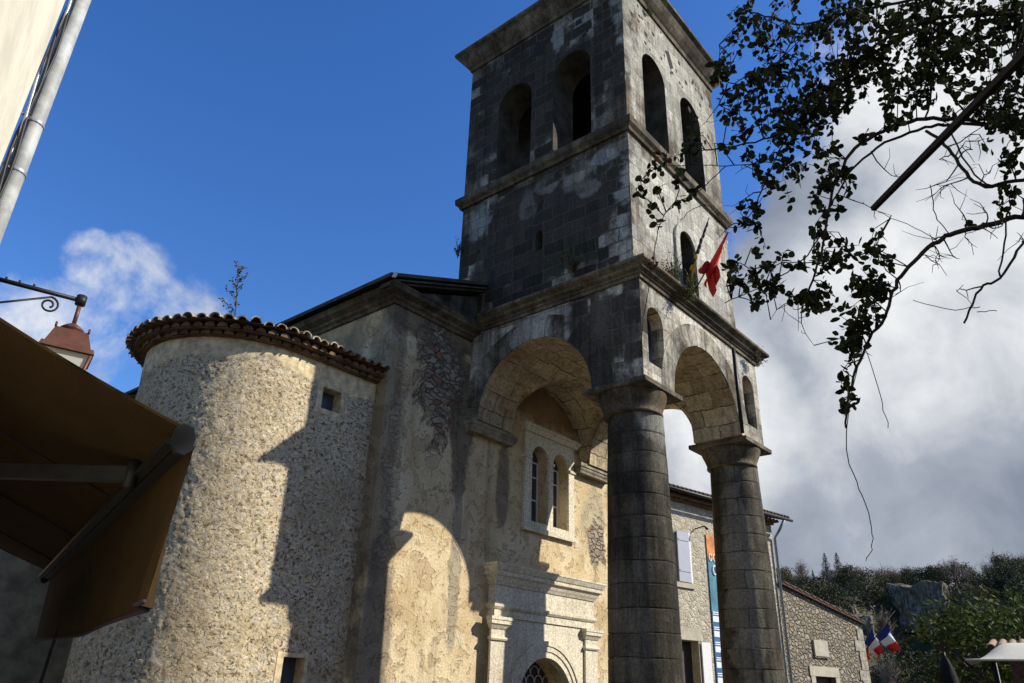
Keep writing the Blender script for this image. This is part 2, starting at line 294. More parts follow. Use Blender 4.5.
MAT['annex'] = rubble('annex_rubble', (0.34, 0.25, 0.15), (0.22, 0.19, 0.14), (0.40, 0.355, 0.27), (0.17, 0.145, 0.105), 0.7, 4.8, 7.6, 1.0, 0.07, None, None, (0.0, 0.24))
MAT['impost'] = plain('impost_stone', (0.24, 0.21, 0.15), 0.92, var=0.45, scale=5, bump=0.5)
MAT['dressed'] = plain('dressed_stone', (0.42, 0.375, 0.28), 0.9, var=0.15, scale=4, bump=0.2)
MAT['shutter'] = plain('grey_shutter_paint', (0.36, 0.365, 0.41), 0.6, var=0.06)
MAT['ground'] = plain('ground', (0.08, 0.075, 0.06), 0.95, var=0.3, scale=0.8)
MAT['paving'] = ashlar('paving', (0.11, 0.10, 0.088), (0.07, 0.066, 0.058), bw=0.5, bh=0.3, base=(0, 0, 0))
k = M('hill_scrub_soil', 0.95, 0.1); ob = k.tc.outputs['Object']
MAT['hill'] = k.color(k.mix(k.rng(k.noise(ob, 0.05, 8, 0.65), 0.4, 0.62), (0.05, 0.052, 0.026), (0.11, 0.092, 0.055)))
MAT['rock'] = ashlar('limestone_cliff', (0.40, 0.34, 0.24), (0.10, 0.085, 0.06), (0.36, 0.60), bw=70.0, bh=90.0, mort=0.0, streak=0.6, base=(0, 0, 0))
MAT['leaf'] = leafmat('bramble_leaf', (0.014, 0.021, 0.006), 0.10)
MAT['bark'] = plain('dark_bark', (0.014, 0.010, 0.008), 0.9, var=0.4, scale=20, bump=0.4)
MAT['wood'] = plain('weathered_pole', (0.008, 0.006, 0.005), 0.85, var=0.3, scale=9)
MAT['redleaf'] = leafmat('red_leaf', (0.045, 0.012, 0.007), 0.05)
MAT['weed'] = leafmat('weed_leaf', (0.055, 0.085, 0.02), 0.15)
MAT['dryweed'] = leafmat('dry_weed', (0.11, 0.085, 0.05), 0.1)
MAT['shrub'] = leafmat('shrub_leaf', (0.06, 0.085, 0.02), 0.15, 0.7)
MAT['tree_a'] = leafmat('evergreen_leaf', (0.062, 0.066, 0.030), 0.0)
MAT['tree_b'] = leafmat('olive_leaf', (0.115, 0.108, 0.052), 0.0)
MAT['tree_c'] = leafmat('conifer_needle', (0.016, 0.024, 0.014), 0.0)
MAT['tree_d'] = leafmat('bare_twig', (0.17, 0.135, 0.10), 0.0, 0.25)
MAT['trunk'] = plain('tree_trunk', (0.07, 0.055, 0.04), 0.9)
MAT['red'] = plain('red_cloth', (0.62, 0.035, 0.025), 0.8, var=0.12)
MAT['yellow'] = plain('yellow_cloth', (0.50, 0.30, 0.035), 0.8, var=0.2)
MAT['flagdark'] = plain('purple_black_cloth', (0.035, 0.022, 0.035), 0.8)
MAT['blue'] = plain('navy_cloth', (0.015, 0.03, 0.16), 0.8)
MAT['whitecloth'] = plain('white_cloth', (0.72, 0.72, 0.73), 0.8, var=0.05)
MAT['canvas'] = plain('cream_canvas', (0.60, 0.57, 0.47), 0.85, var=0.05)
MAT['darkcanvas'] = plain('black_canvas', (0.012, 0.012, 0.013), 0.9)
MAT['orange'] = plain('banner_orange', (0.55, 0.20, 0.05), 0.7, var=0.4, scale=3)
MAT['teal'] = plain('banner_teal', (0.06, 0.20, 0.26), 0.7, var=0.35, scale=1.2)
MAT['navy'] = plain('banner_navy', (0.03, 0.12, 0.26), 0.7, var=0.3, scale=2)
MAT['ink'] = plain('banner_white', (0.72, 0.76, 0.80), 0.7, var=0.06)
k = M('awning_fabric', 0.9, 0.1); ob = k.tc.outputs['Object']
wv = k.node('ShaderNodeTexWave', {'bands_direction': 'Z'}, Vector=ob, Scale=160.0).outputs['Fac']; k.bump(k.math('ADD', wv, k.math('MULTIPLY', k.noise(ob, 4, 5), 6.0)), 0.35, 0.01)
ac = k.mix(k.rng(k.noise(ob, 3, 6, 0.7), 0.3, 0.7), (0.044, 0.026, 0.011), (0.058, 0.034, 0.014)); k.color(ac)
tr = k.node('ShaderNodeBsdfTranslucent', Color=(0.30, 0.19, 0.08)); ms = k.node('ShaderNodeMixShader', Fac=0.07)
k.t.links.new(k.b.outputs[0], ms.inputs[1]); k.t.links.new(tr.outputs[0], ms.inputs[2]); k.t.links.new(ms.outputs[0], k.t.nodes['Material Output'].inputs[0])
MAT['awning'] = k.mat
MAT['alu'] = plain('awning_rail', (0.018, 0.017, 0.015), 0.45, 0.0, var=0.25)
MAT['bronze'] = plain('bronze_bell', (0.10, 0.115, 0.09), 0.45, 0.6)
MAT['doorwood'] = plain('door_wood', (0.05, 0.035, 0.025), 0.7, var=0.3, scale=6)

# ------------------------------------------------------------------ mesh builder
class MB:
    def __init__(s): s.v = []; s.f = []; s.uv = []; s.mi = []; s.sm = []
    def add(s, vs, fs, uvs=None, mi=0, smooth=False):
        o = len(s.v); s.v += [tuple(p) for p in vs]
        for i, f in enumerate(fs):
            s.f.append(tuple(o+j for j in f)); s.uv.append(uvs[i] if uvs else None); s.mi.append(mi); s.sm.append(smooth)
    def box(s, x0, x1, y0, y1, z0, z1, mi=0):
        s.hexa([(x0, y0, z0), (x1, y0, z0), (x1, y1, z0), (x0, y1, z0)], [(x0, y0, z1), (x1, y0, z1), (x1, y1, z1), (x0, y1, z1)], mi)
    def hexa(s, b, t, mi=0):
        n = len(b); s.add(list(b)+list(t), [tuple(range(n))[::-1], tuple(range(n, 2*n))] + [(i, (i+1) % n, n+(i+1) % n, n+i) for i in range(n)], None, mi)
    def obox(s, c, ax, ay, az, mi=0):
        """box from centre and three half-axis vectors"""
        c, ax, ay, az = map(Vector, (c, ax, ay, az))
        s.hexa([c-ax-ay-az, c+ax-ay-az, c+ax+ay-az, c-ax+ay-az], [c-ax-ay+az, c+ax-ay+az, c+ax+ay+az, c-ax+ay+az], mi)
    def tube(s, pts, rads, n=8, mi=0, smooth=True, cap=True):
        pts = [Vector(p) for p in pts]
        if isinstance(rads, (int, float)): rads = [rads]*len(pts)
        vs = []; prev = None
        for i, p in enumerate(pts):
            d = (pts[min(i+1, len(pts)-1)]-pts[max(i-1, 0)]).normalized()
            if prev is None:
                a = d.cross(Vector((0.31, 0.2, 1)).normalized())
                if a.length < 1e-3: a = d.cross(Vector((1, 0, 0)))
            else: a = prev - d*prev.dot(d)
            a.normalize(); prev = a; b = d.cross(a)
            for j in range(n):
                t = 2*pi*j/n; vs.append(p + rads[i]*(cos(t)*a+sin(t)*b))
        fs = [(i*n+j, i*n+(j+1) % n, (i+1)*n+(j+1) % n, (i+1)*n+j) for i in range(len(pts)-1) for j in range(n)]
        if cap: fs += [tuple(range(n))[::-1], tuple((len(pts)-1)*n+j for j in range(n))]
        s.add(vs, fs, None, mi, smooth)
    def lathe(s, prof, c=(0, 0, 0), n=32, mi=0, smooth=True, sx=1.0, rot=0.0):
        """profile of (radius, z); uv in metres round the girth"""
        vs = []; fs = []; uv = []
        for r, z in prof:
            for j in range(n):
                t = rot+2*pi*j/n; vs.append((c[0]+r*cos(t), c[1]+r*sin(t), c[2]+z))
        rm = max(r for r, z in prof)
        for i in range(len(prof)-1):
            for j in range(n):
                fs.append((i*n+j, i*n+(j+1) % n, (i+1)*n+(j+1) % n, (i+1)*n+j))
                u0, u1 = rm*2*pi*j/n, rm*2*pi*(j+1)/n; z0, z1 = prof[i][1]+c[2], prof[i+1][1]+c[2]
                uv.append([(u0, z0), (u1, z0), (u1, z1), (u0, z1)])
        fs += [tuple(range(n))[::-1], tuple((len(prof)-1)*n+j for j in range(n))]; uv += [None, None]
        s.add(vs, fs, uv, mi, smooth)
    def sweep(s, path, prof, closed=False, mi=0):
        """moulding: closed profile (out, z) along a plan path whose outside is on the right-hand side"""
        P = [Vector((p[0], p[1])) for p in path]; n = len(P); k = len(prof); vs = []
        for i in range(n):
            d0 = (P[i]-P[i-1]).normalized() if (closed or i > 0) else None
            d1 = (P[(i+1) % n]-P[i]).normalized() if (closed or i < n-1) else None
            d0 = d0 or d1; d1 = d1 or d0
            n0 = Vector((d0.y, -d0.x)); n1 = Vector((d1.y, -d1.x)); mi_ = (n0+n1)/(1+n0.dot(n1))
            for o, z in prof: q = P[i]+mi_*o; vs.append((q.x, q.y, z))
        fs = []
        for i in range(n if closed else n-1):
            for j in range(k): fs.append((i*k+j, ((i+1) % n)*k+j, ((i+1) % n)*k+(j+1) % k, i*k+(j+1) % k))
        if not closed: fs += [tuple(range(k))[::-1], tuple((n-1)*k+j for j in range(k))]
        s.add(vs, fs, None, mi)
    def panel(s, P0, d, nin, thick, outer, holes=(), mi=0, back=True, rev=None, revmax=0.5):
        """wall of a given thickness, plan origin P0, direction d, inward normal nin; outline and holes in (u, z)"""
        def W(u, z, t): return (P0[0]+d[0]*u+nin[0]*t, P0[1]+d[1]*u+nin[1]*t, z)
        loops = [list(outer)]+[list(h) for h in holes]; flat = [p for l in loops for p in l]
        tris = tessellate_polygon([[Vector((u, z, 0)) for u, z in l] for l in loops])
        rmi = mi if rev is None else rev
        s.add([W(u, z, 0) for u, z in flat], tris, [[flat[i] for i in t] for t in tris], mi)
        if back: s.add([W(u, z, thick) for u, z in flat], [t[::-1] for t in tris], [[flat[i] for i in t[::-1]] for t in tris], rmi)
        for l in loops:
            acc = 0.0
            for i in range(len(l)):
                a, b = l[i], l[(i+1) % len(l)]; L = hypot(b[0]-a[0], b[1]-a[1])
                s.add([W(*a, 0), W(*b, 0), W(*b, thick), W(*a, thick)], [(0, 1, 2, 3)], [[(0, acc), (0, acc+L), (thick, acc+L), (thick, acc)]], rmi if L < revmax else mi); acc += L
    def grid(s, nu, nv, fn, mi=0, smooth=True, uvf=None):
        vs = [fn(i/nu, j/nv) for j in range(nv+1) for i in range(nu+1)]; w_ = nu+1
        fs = [(j*w_+i, j*w_+i+1, (j+1)*w_+i+1, (j+1)*w_+i) for j in range(nv) for i in range(nu)]
        uv = [[uvf(i/nu, j/nv), uvf((i+1)/nu, j/nv), uvf((i+1)/nu, (j+1)/nv), uvf(i/nu, (j+1)/nv)] for j in range(nv) for i in range(nu)] if uvf else None
        s.add(vs, fs, uv, mi, smooth)
    def leaf(s, p, d, up, L, W, mi=0, n=6):
        d = d.normalized(); sd = d.cross(up)
        if sd.length < 1e-3: sd = d.cross(Vector((1, 0, 0)))
        sd.normalize(); nn = sd.cross(d)
        if n == 4: s.add([p, p+d*L*0.5+sd*W*0.5, p+d*L, p+d*L*0.5-sd*W*0.5], [(0, 1, 2, 3)], None, mi); return
        q = [p, p+d*L*0.22+sd*W*0.40+nn*W*0.08, p+d*L*0.55+sd*W*0.5+nn*W*0.1, p+d*L*0.85+sd*W*0.28, p+d*L, p+d*L*0.85-sd*W*0.28, p+d*L*0.55-sd*W*0.5+nn*W*0.1, p+d*L*0.22-sd*W*0.40+nn*W*0.08]
        s.add(q, [(0, 1, 2, 3, 4), (0, 4, 5, 6, 7)], None, mi)

BASE = {}
def mesh_from(mb, mats, b, recalc=True):
    me = bpy.data.meshes.new('mesh'); bx, by, bz = b
    me.from_pydata([(x-bx, y-by, z-bz) for x, y, z in mb.v], [], mb.f)
    for mt in mats: me.materials.append(mt)
    uvl = me.uv_layers.new(name='uv'); data = [0.0]*(2*len(me.loops))
    for pi_, p in enumerate(me.polygons):
        p.material_index = mb.mi[pi_]; p.use_smooth = mb.sm[pi_]
        uv = mb.uv[pi_]; n = p.normal
        for q, li in enumerate(p.loop_indices):
            if uv: u, v = uv[q]
            else:
                x, y, z = mb.v[me.loops[li].vertex_index]
                if abs(n.z) > 0.75: u, v = x, y
                else:
                    h = hypot(n.x, n.y) or 1; u, v = (-n.y*x+n.x*y)/h, z
            data[2*li] = u; data[2*li+1] = v
    uvl.data.foreach_set('uv', data)
    if recalc:
        bm = bmesh.new(); bm.from_mesh(me); bmesh.ops.recalc_face_normals(bm, faces=bm.faces); bm.to_mesh(me); bm.free()
    me.validate(); me.update(); return me

def thing(name, label, cat, base, group=None):
    o = bpy.data.objects.new(name, None); COL.objects.link(o); o.location = base; o.empty_display_size = 0.2
    o['label'] = label; o['category'] = cat
    if group: o['group'] = group
    BASE[o] = tuple(base); return o
def part(name, mb, mat, parent, label=None, recalc=True):
    mats = mat if isinstance(mat, (list, tuple)) else [mat]
    o = bpy.data.objects.new(name, mesh_from(mb, mats, BASE[parent], recalc)); COL.objects.link(o); o.parent = parent; BASE[o] = BASE[parent]
    if label: o['label'] = label
    return o
def single(name, mb, mat, base, label=None, cat=None, group=None, kind=None, recalc=True):
    mats = mat if isinstance(mat, (list, tuple)) else [mat]
    o = bpy.data.objects.new(name, mesh_from(mb, mats, base, recalc)); COL.objects.link(o); o.location = base
    if label: o['label'] = label
    if cat: o['category'] = cat
    if group: o['group'] = group
    if kind: o['kind'] = kind
    return o
def arch(cx, h, z0, zs, n=20, rise=None):
    r = rise or h
    return [(cx-h, z0)]+[(cx-h*cos(pi*i/n), zs+r*sin(pi*i/n)) for i in range(n+1)]+[(cx+h, z0)]

# ------------------------------------------------------------------ ground and hill
g = MB()
g.grid(40, 40, lambda a, b: (-1500+3000*a, -1500+3000*b, 0.0), smooth=False)
single('ground', g, MAT['ground'], (0, 0, 0), kind='structure')
g = MB(); g.add([(-12, -14, 0.004), (34, -14, 0.004), (34, 24, 0.004), (-12, 24, 0.004)], [(0, 1, 2, 3)])
single('paving', g, MAT['paving'], (0, 0, 0), kind='structure')
def sm(t): t = max(0, min(1, t)); return t*t*(3-2*t)
def hill_h(x, y):
    r = hypot(x, y); azd = math.degrees(atan2(y, x))
    n = mnoise.fractal(Vector((x*0.012, y*0.012, 0.3)), 1.0, 2.0, 5)
    top = 26.0+1.2*sin(azd*0.25+1.0)+2.0*n
    if r < 193 and 9.6 < azd < 15.6:
        wz = sm((azd-9.6)/0.9)*sm((15.6-azd)/0.9); k_ = 1-wz*0.62*sm((193-r)/5)
        return -0.5+(top+0.5)*(sm((r-105)/115.0)**0.85)*k_
    return -0.5+(top+0.5)*sm((r-105)/115.0)**0.85 + (8*sm((r-260)/200) if r > 260 else 0) - 30*sm((r-480)/200)
g = MB()
def hillp(a, b):
    az = radians(-50+140*a); r = 95+600*b**1.3; x, y = r*cos(az), r*sin(az); return (x, y, hill_h(x, y))
g.grid(150, 70, hillp)
single('hill', g, MAT['hill'], (0, 0, 0), kind='structure')

# ------------------------------------------------------------------ the church
church = thing('church', 'old grey stone church with open arched porch, square bell tower and tile-capped round stair turret', 'church', CB)
FY = 9.85
# facade with door and window openings
fw = MB()
ridge = (12.63, 10.45)
outer = [(8.07, 0), (17.19, 0), (17.19, 8.30), (12.63, 10.12), (8.07, 8.30)]
fw.panel((0, FY), (1, 0), (0, 1), 0.8, outer, [arch(12.65, 0.86, 0.02, 1.35), arch(12.51, 0.30, 4.80, 6.19), arch(13.26, 0.30, 4.80, 6.19)])
facade = part('facade_wall', fw, MAT['stucco'], church)
sw = MB(); sw.box(8.07, 8.87, FY+0.8, 26, 0, 8.38); sw.box(16.39, 17.19, FY+0.8, 26, 0, 8.38); sw.box(8.87, 16.39, 25.2, 26, 0, 8.38)
part('side_wall', sw, MAT['plaster'], church)
# cornice of the nave (side eaves and facade)
prof = [(-0.06, 8.15), (0.05, 8.15), (0.07, 8.208), (0.12, 8.231), (0.14, 8.278), (0.26, 8.324), (0.28, 8.394), (0.30, 8.411), (0.30, 8.44), (-0.06, 8.44)]
c = MB(); c.sweep([(8.07, 26), (8.07, FY), (10.20, FY)], prof); c.sweep([(15.1, FY), (17.19, FY), (17.19, 26)], prof)
part('nave_cornice', c, MAT['trim'], church)
# raking cornice and roof
c = MB()
for s_ in (-1, 1):
    def X(u): return 12.63+s_*(4.88-u)
    for (y0, y1, dz0, dz1) in ((FY-0.20, FY+0.1, 0.0, 0.05), (FY-0.28, FY+0.1, 0.05, 0.09)):
        b = [(X(0), y0, 8.36+dz0), (X(4.88), y0, 10.19+dz0), (X(4.88), y1, 10.19+dz0), (X(0), y1, 8.36+dz0)]
        t = [(p[0], p[1], p[2]+dz1-dz0) for p in b]; c.hexa(b, t)
part('raking_cornice', c, MAT['slab'], church)
r = MB()
for s_ in (-1, 1):
    b = [(12.63+s_*5.00, FY-0.32, 8.42), (12.63, FY-0.32, 10.29), (12.63, 26.2, 10.29), (12.63+s_*5.00, 26.2, 8.42)]
    r.hexa([(p[0], p[1], p[2]+0.025) for p in b], [(p[0], p[1], p[2]+0.10) for p in b])
roof = part('nave_roof', r, MAT['slab'], church)
fl = MB(); fl.obox((7.72, FY-0.33, 8.50), (0.05, 0.02, 0.02), (0, 0.02, 0), (0.02, 0, 0.06)); part('flashing', fl, MAT['white'], roof, 'torn scrap of white flashing at the roof corner')

c = MB(); c.panel((0, FY-0.05), (1, 0), (0, 1), 0.047, [(8.2, 8.44), (17.06, 8.44), (12.63, 10.15)]); part('tympanum_shade', c, MAT['column'], facade)  # dark panel stands in for the shade on the gable
# portal
po = MB()
po.panel((0, FY-0.14), (1, 0), (0, 1), 0.137, [(11.15, 0), (14.20, 0), (14.20, 3.06), (11.15, 3.06)], [arch(12.65, 0.86, 0.02, 1.35, 28)])
portal = part('portal', po, MAT['portal'], church)
for cx in (11.17, 14.17):
    p = MB(); a = 0.22
    p.box(cx-a, cx+a, FY-0.19, FY-0.143, 0.02, 2.47)
    path = [(cx-a, FY-0.143), (cx-a, FY-0.19), (cx+a, FY-0.19), (cx+a, FY-0.143)]
    p.sweep(path, [(-0.02, 2.44), (0.03, 2.44), (0.045, 2.47), (0.03, 2.50), (-0.02, 2.50)])
    p.sweep(path, [(-0.02, 2.62), (0.015, 2.64), (0.06, 2.71), (0.08, 2.72), (0.08, 2.78), (0.095, 2.79), (0.095, 2.845), (-0.02, 2.85)])
    p.box(cx-a+0.005, cx+a-0.005, FY-0.187, FY-0.143, 2.48, 2.84)
    p.sweep(path, [(-0.02, 0.02), (0.06, 0.02), (0.06, 0.16), (0.02, 0.24), (-0.02, 0.24)])
    part('pilaster', p, MAT['portal'], portal)
p = MB(); path = [(11.04, FY), (11.04, FY-0.17), (14.30, FY-0.17), (14.30, FY)]
p.box(11.04, 14.30, FY-0.17, FY-0.002, 2.85, 3.50)
p.sweep(path, [(-0.02, 2.99), (0.02, 2.99), (0.05, 3.03), (0.05, 3.08), (-0.02, 3.08)])
p.sweep(path, [(-0.02, 3.42), (0.02, 3.42), (0.04, 3.46), (0.06, 3.49), (0.09, 3.56), (0.14, 3.59), (0.14, 3.66), (0.16, 3.67), (0.20, 3.75), (0.21, 3.76), (0.21, 3.79), (-0.02, 3.82)])
part('entablature', p, MAT['portal'], portal)
p = MB()
for (r0, r1, pr) in ((0.865, 0.98, 0.165), (0.98, 1.08, 0.185), (1.08, 1.17, 0.205)):
    n = 40; outl = [(12.65-r1*cos(pi*i/n), 1.35+r1*sin(pi*i/n)) for i in range(n+1)]; inn = [(12.65+r0*cos(pi*i/n), 1.35+r0*sin(pi*i/n)) for i in range(n+1)]
    p.panel((0, FY-pr), (1, 0), (0, 1), pr-0.139, [(12.65-r1, 0.02)]+outl+[(12.65+r1, 0.02), (12.65+r0, 0.02)]+inn+[(12.65-r0, 0.02)])
part('arch_moulding', p, MAT['portal'], portal)
d = MB(); d.box(11.76, 13.54, FY+0.32, FY+0.40, 0.02, 1.35); d.box(12.63, 12.67, FY+0.30, FY+0.33, 0.05, 1.35); d.box(11.76, 13.54, FY+0.28, FY+0.41, 1.30, 1.38)
for ux in (11.9, 12.78):
    for z0 in (0.2, 0.75): d.box(ux, ux+0.62, FY+0.305, FY+0.321, z0, z0+0.45)
part('door', d, MAT['doorwood'], portal)
d = MB(); d.panel((0, FY+0.36), (1, 0), (0, 1), 0.02, arch(12.65, 0.88, 1.38, 1.40)); part('fanlight', d, MAT['glass'], portal)
d = MB()
for i in range(6):
    for j in range(4):
        cx = 12.0+0.26*i+(0.13 if j % 2 else 0); cz = 1.42+0.17*j
        if hypot(cx-12.65, cz+0.05-1.35) < 0.84:
            d.tube([(cx+0.13*cos(t), FY+0.34, cz+0.15*sin(t)) for t in [pi*q/8 for q in range(9)]], 0.011, 5)
part('fanlight_grille', d, MAT['white'], portal)

# twin arched window
wn_ = MB()
wn_.panel((0, FY-0.055), (1, 0), (0, 1), 0.053, [(11.98, 4.62), (13.76, 4.62), (13.76, 6.72), (11.98, 6.72)], [arch(12.51, 0.29, 4.82, 6.19), arch(13.26, 0.29, 4.82, 6.19)])
twin = part('twin_window', wn_, MAT['portal'], church)
hm = MB(); hm.sweep([(11.95, FY), (11.95, FY-0.055), (13.79, FY-0.055), (13.79, FY)], [(-0.01, 6.722), (0.04, 6.722), (0.09, 6.80), (0.12, 6.82), (0.12, 6.88), (-0.01, 6.92)])
part('hood_mould', hm, MAT['portal'], twin)
IP = [(-0.01, 6.13), (0.03, 6.13), (0.035, 6.19), (-0.01, 6.21)]
for pth in ([(11.95, FY), (11.95, FY-0.055), (12.19, FY-0.055)], [(12.815, FY-0.05), (12.815, FY-0.057), (12.955, FY-0.057), (12.955, FY-0.05)], [(13.57, FY-0.055), (13.79, FY-0.055), (13.79, FY)]):
    hm = MB(); hm.sweep(pth, IP); part('impost_band', hm, MAT['portal'], twin)
hm = MB(); hm.box(11.94, 13.80, FY-0.10, FY-0.058, 4.60, 4.70); part('sill', hm, MAT['portal'], twin)
for cx in (12.51, 13.26):
    s_ = MB(); yy = FY+0.24
    s_.box(cx-0.30, cx-0.255, yy, yy+0.04, 4.80, 6.2); s_.box(cx+0.255, cx+0.30, yy, yy+0.04, 4.80, 6.2); s_.box(cx-0.02, cx+0.02, yy+0.002, yy+0.038, 4.85, 6.45)
    s_.box(cx-0.255, cx+0.255, yy+0.001, yy+0.039, 4.80, 4.87)
    for zz in (5.35, 5.85, 6.18): s_.box(cx-0.255, cx+0.255, yy+0.004, yy+0.036, zz, zz+0.03)
    part('sash', s_, MAT['white'], twin)
    s_ = MB(); s_.panel((0, yy+0.02), (1, 0), (0, 1), 0.006, arch(cx, 0.295, 4.82, 6.19)); part('pane', s_, MAT['glass'], twin)
s_ = MB(); s_.grid(6, 10, lambda a, b: (13.02+0.24*a*(1-0.5*b), FY+0.235+0.012*sin(a*14), 4.86+0.62*b)); part('curtain', s_, MAT['white'], twin, 'scrap of white curtain in the right light')

# porch: arcade walls with arches and blind niches
ZS = 6.42
X0, X1, Y0 = 10.20, 15.10, 5.83
pw = MB()
def archline(cx, r, zs, n=36): return [(cx-r*cos(pi*i/n), zs+r*sin(pi*i/n)) for i in range(n+1)]
A = archline(12.60, 1.36, ZS)
outl = [(X0, ZS)]+A+[(X1, ZS), (X1, 8.35), (X0, 8.35)]
niches = [arch(10.68, 0.28, 6.76, 7.62, 14), arch(14.58, 0.28, 6.76, 7.62, 14)]
pw.panel((0, Y0), (1, 0), (0, 1), 1.04, outl, niches, rev=1)
for cx in (10.68, 14.58): pw.box(cx-0.31, cx+0.31, Y0+0.24, Y0+0.30, 6.70, 7.98)
B = archline(8.22, 1.345, ZS)
outl = [(Y0+1.042, 6.42), (6.873, ZS)]+B[1:-1]+[(9.567, ZS), (FY-0.002, ZS), (FY-0.002, 8.35), (Y0+1.042, 8.35)]
outl = [(Y0+1.042, ZS)]+[(y_, z_) for y_, z_ in B if y_ > Y0+1.05]+[(FY-0.002, ZS), (FY-0.002, 8.35), (Y0+1.042, 8.35)]
pw.panel((X0, 0), (0, 1), (1, 0), 1.04, outl, rev=1)
pw.panel((X1, 0), (0, 1), (-1, 0), 1.04, outl, rev=1)
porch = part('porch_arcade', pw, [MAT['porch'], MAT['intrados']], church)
def ring(P0, d, nin, cx, r0, r1, label):
    mb = MB(); n = 40; vs = []; uv = []
    for i in range(n):
        q = []
        for (rr_, ii_) in ((r0, i), (r1, i), (r1, i+1), (r0, i+1)):
            a = pi*ii_/n; u = cx-rr_*cos(a); z = ZS+rr_*sin(a); q.append(((P0[0]+d[0]*u-nin[0]*0.006, P0[1]+d[1]*u-nin[1]*0.006, z), (rr_-r0+0.001, a*1.45)))
        mb.add([x_[0] for x_ in q], [(0, 1, 2, 3)], [[x_[1] for x_ in q]])
    part('voussoir_ring', mb, MAT['voussoir'], porch)
ring((0, Y0), (1, 0), (0, 1), 12.60, 1.361, 1.80, '')
ring((X0, 0), (0, 1), (1, 0), 8.22, 1.346, 1.80, '')
v = MB()
def vault(a, b):
    x = X0+1.04+a*(X1-X0-2.08); y = Y0+1.04+b*(FY-Y0-1.06)
    hx = sqrt(max(0, 1.40**2-(x-12.63)**2)); hy = sqrt(max(0, 1.40**2-(y-8.22)**2))
    return (x, y, ZS+max(hx, hy))
v.grid(48, 48, vault)
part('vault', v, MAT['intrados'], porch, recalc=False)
v = MB(); v.box(X0+0.01, X1-0.01, Y0+0.01, FY-0.003, 8.36, 8.66)
part('porch_roof', v, MAT['slab'], porch)
# upper cornice of the porch
c = MB(); prof = [(-0.06, 8.31), (0.04, 8.31), (0.05, 8.374), (0.08, 8.387), (0.08, 8.419), (0.15, 8.451), (0.17, 8.496), (0.24, 8.534), (0.26, 8.553), (0.26, 8.604), (-0.06, 8.668)]
c.sweep([(X0, FY-0.31), (X0, Y0), (X1, Y0), (X1, FY-0.31)], prof)
part('porch_cornice', c, MAT['trim'], porch)
# responds on the facade
for (xa, xb) in ((X0, X0+1.24), (X1-1.24, X1)):
    ip = MB(); ip.sweep([(xa, FY), (xa, FY-0.16), (xb, FY-0.16), (xb, FY)], [(-0.03, 6.20), (0.01, 6.20), (0.02, 6.24), (0.05, 6.28), (0.06, 6.33), (0.08, 6.335), (0.08, 6.415), (-0.03, 6.415)])
    ip.box(xa+0.01, xb-0.01, FY-0.15, FY-0.004, 6.21, 6.416)
    part('impost', ip, MAT['impost'], porch)
p = MB(); p.tube([(13.98, Y0-0.02, 8.3), (13.98, Y0-0.03, 6.45)], 0.035, 8); part('downpipe', p, MAT['iron'], porch)

# columns built of drums
DR = 0.35
def column_mb(cx, cy):
    mb = MB(); prof = []; z = 0.55; cx += 0.07
    def rad(z): t = max(0, min(1, (z-0.5)/5.5)); return 0.588-0.108*t+0.012*sin(pi*t)
    while z < 6.02:
        z1 = min(DR*(floor(z/DR+1e-4)+1), 6.02)
        j_ = random.uniform(-0.003, 0.003)
        for (q_, dr) in ((z+0.003, -0.008), (z+0.010, -0.001), (z+0.022, 0.0), (z+0.06, 0.0), (z1-0.06, 0.0), (z1-0.022, 0.0), (z1-0.010, -0.001), (z1-0.003, -0.008)): prof.append((rad(q_)+dr+j_, q_))
        z = z1
    mb.lathe(prof, (cx, cy, 0), 56)
    return mb
for cx in (10.76, 14.68):
    cy = 6.40
    col_ = part('column', column_mb(cx, cy), MAT['column'], church)
    cp = MB(); cp.lathe([(0.495, 5.94), (0.512, 5.95), (0.512, 5.98), (0.50, 5.99), (0.515, 6.06), (0.55, 6.15), (0.59, 6.24), (0.61, 6.30), (0.61, 6.326)], (cx, cy, 0), 48)
    cp.sweep([(cx-0.60, cy+0.60), (cx-0.60, cy-0.60), (cx+0.60, cy-0.60), (cx+0.60, cy+0.60)], [(-0.59, 6.32), (0.02, 6.32), (0.04, 6.335), (0.04, 6.416), (-0.59, 6.416)], closed=True)
    part('capital', cp, MAT['trim'], col_)
    bs = MB(); bs.box(cx-0.75, cx+0.75, cy-0.75, cy+0.75, 0, 0.28); bs.lathe([(0.73, 0.28), (0.75, 0.34), (0.73, 0.41), (0.66, 0.44), (0.64, 0.50), (0.60, 0.55)], (cx, cy, 0), 48)
    part('base', bs, MAT['column'], col_)

# bell tower
TX0, TX1, TY0, TY1 = 10.27, 14.62, 5.97, 10.44
tw = MB(); Z0, ZA, ZB = 8.62, 11.78, 16.05
def tower_wall(P0, d, nin, L, holes, trim):
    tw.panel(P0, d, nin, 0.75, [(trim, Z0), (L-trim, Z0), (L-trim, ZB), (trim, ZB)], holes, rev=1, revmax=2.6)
tower_wall((TX0, TY0), (1, 0), (0, 1), 4.35, [arch(1.24, 0.50, 12.05, 14.16), arch(2.96, 0.50, 12.05, 14.16), arch(2.17, 0.34, 9.15, 10.12)], 0)
tower_wall((TX0, TY1), (1, 0), (0, -1), 4.35, [arch(1.24, 0.50, 12.05, 14.16), arch(2.96, 0.50, 12.05, 14.16)], 0)
lh = [arch(1.36, 0.50, 12.05, 14.2), arch(2.99, 0.50, 12.05, 14.2), arch(2.20, 0.09, 9.80, 10.17, 8)]
tower_wall((TX0, TY0), (0, 1), (1, 0), 4.47, lh, 0.752)
tower_wall((TX1, TY0), (0, 1), (-1, 0), 4.47, lh[:2], 0.752)
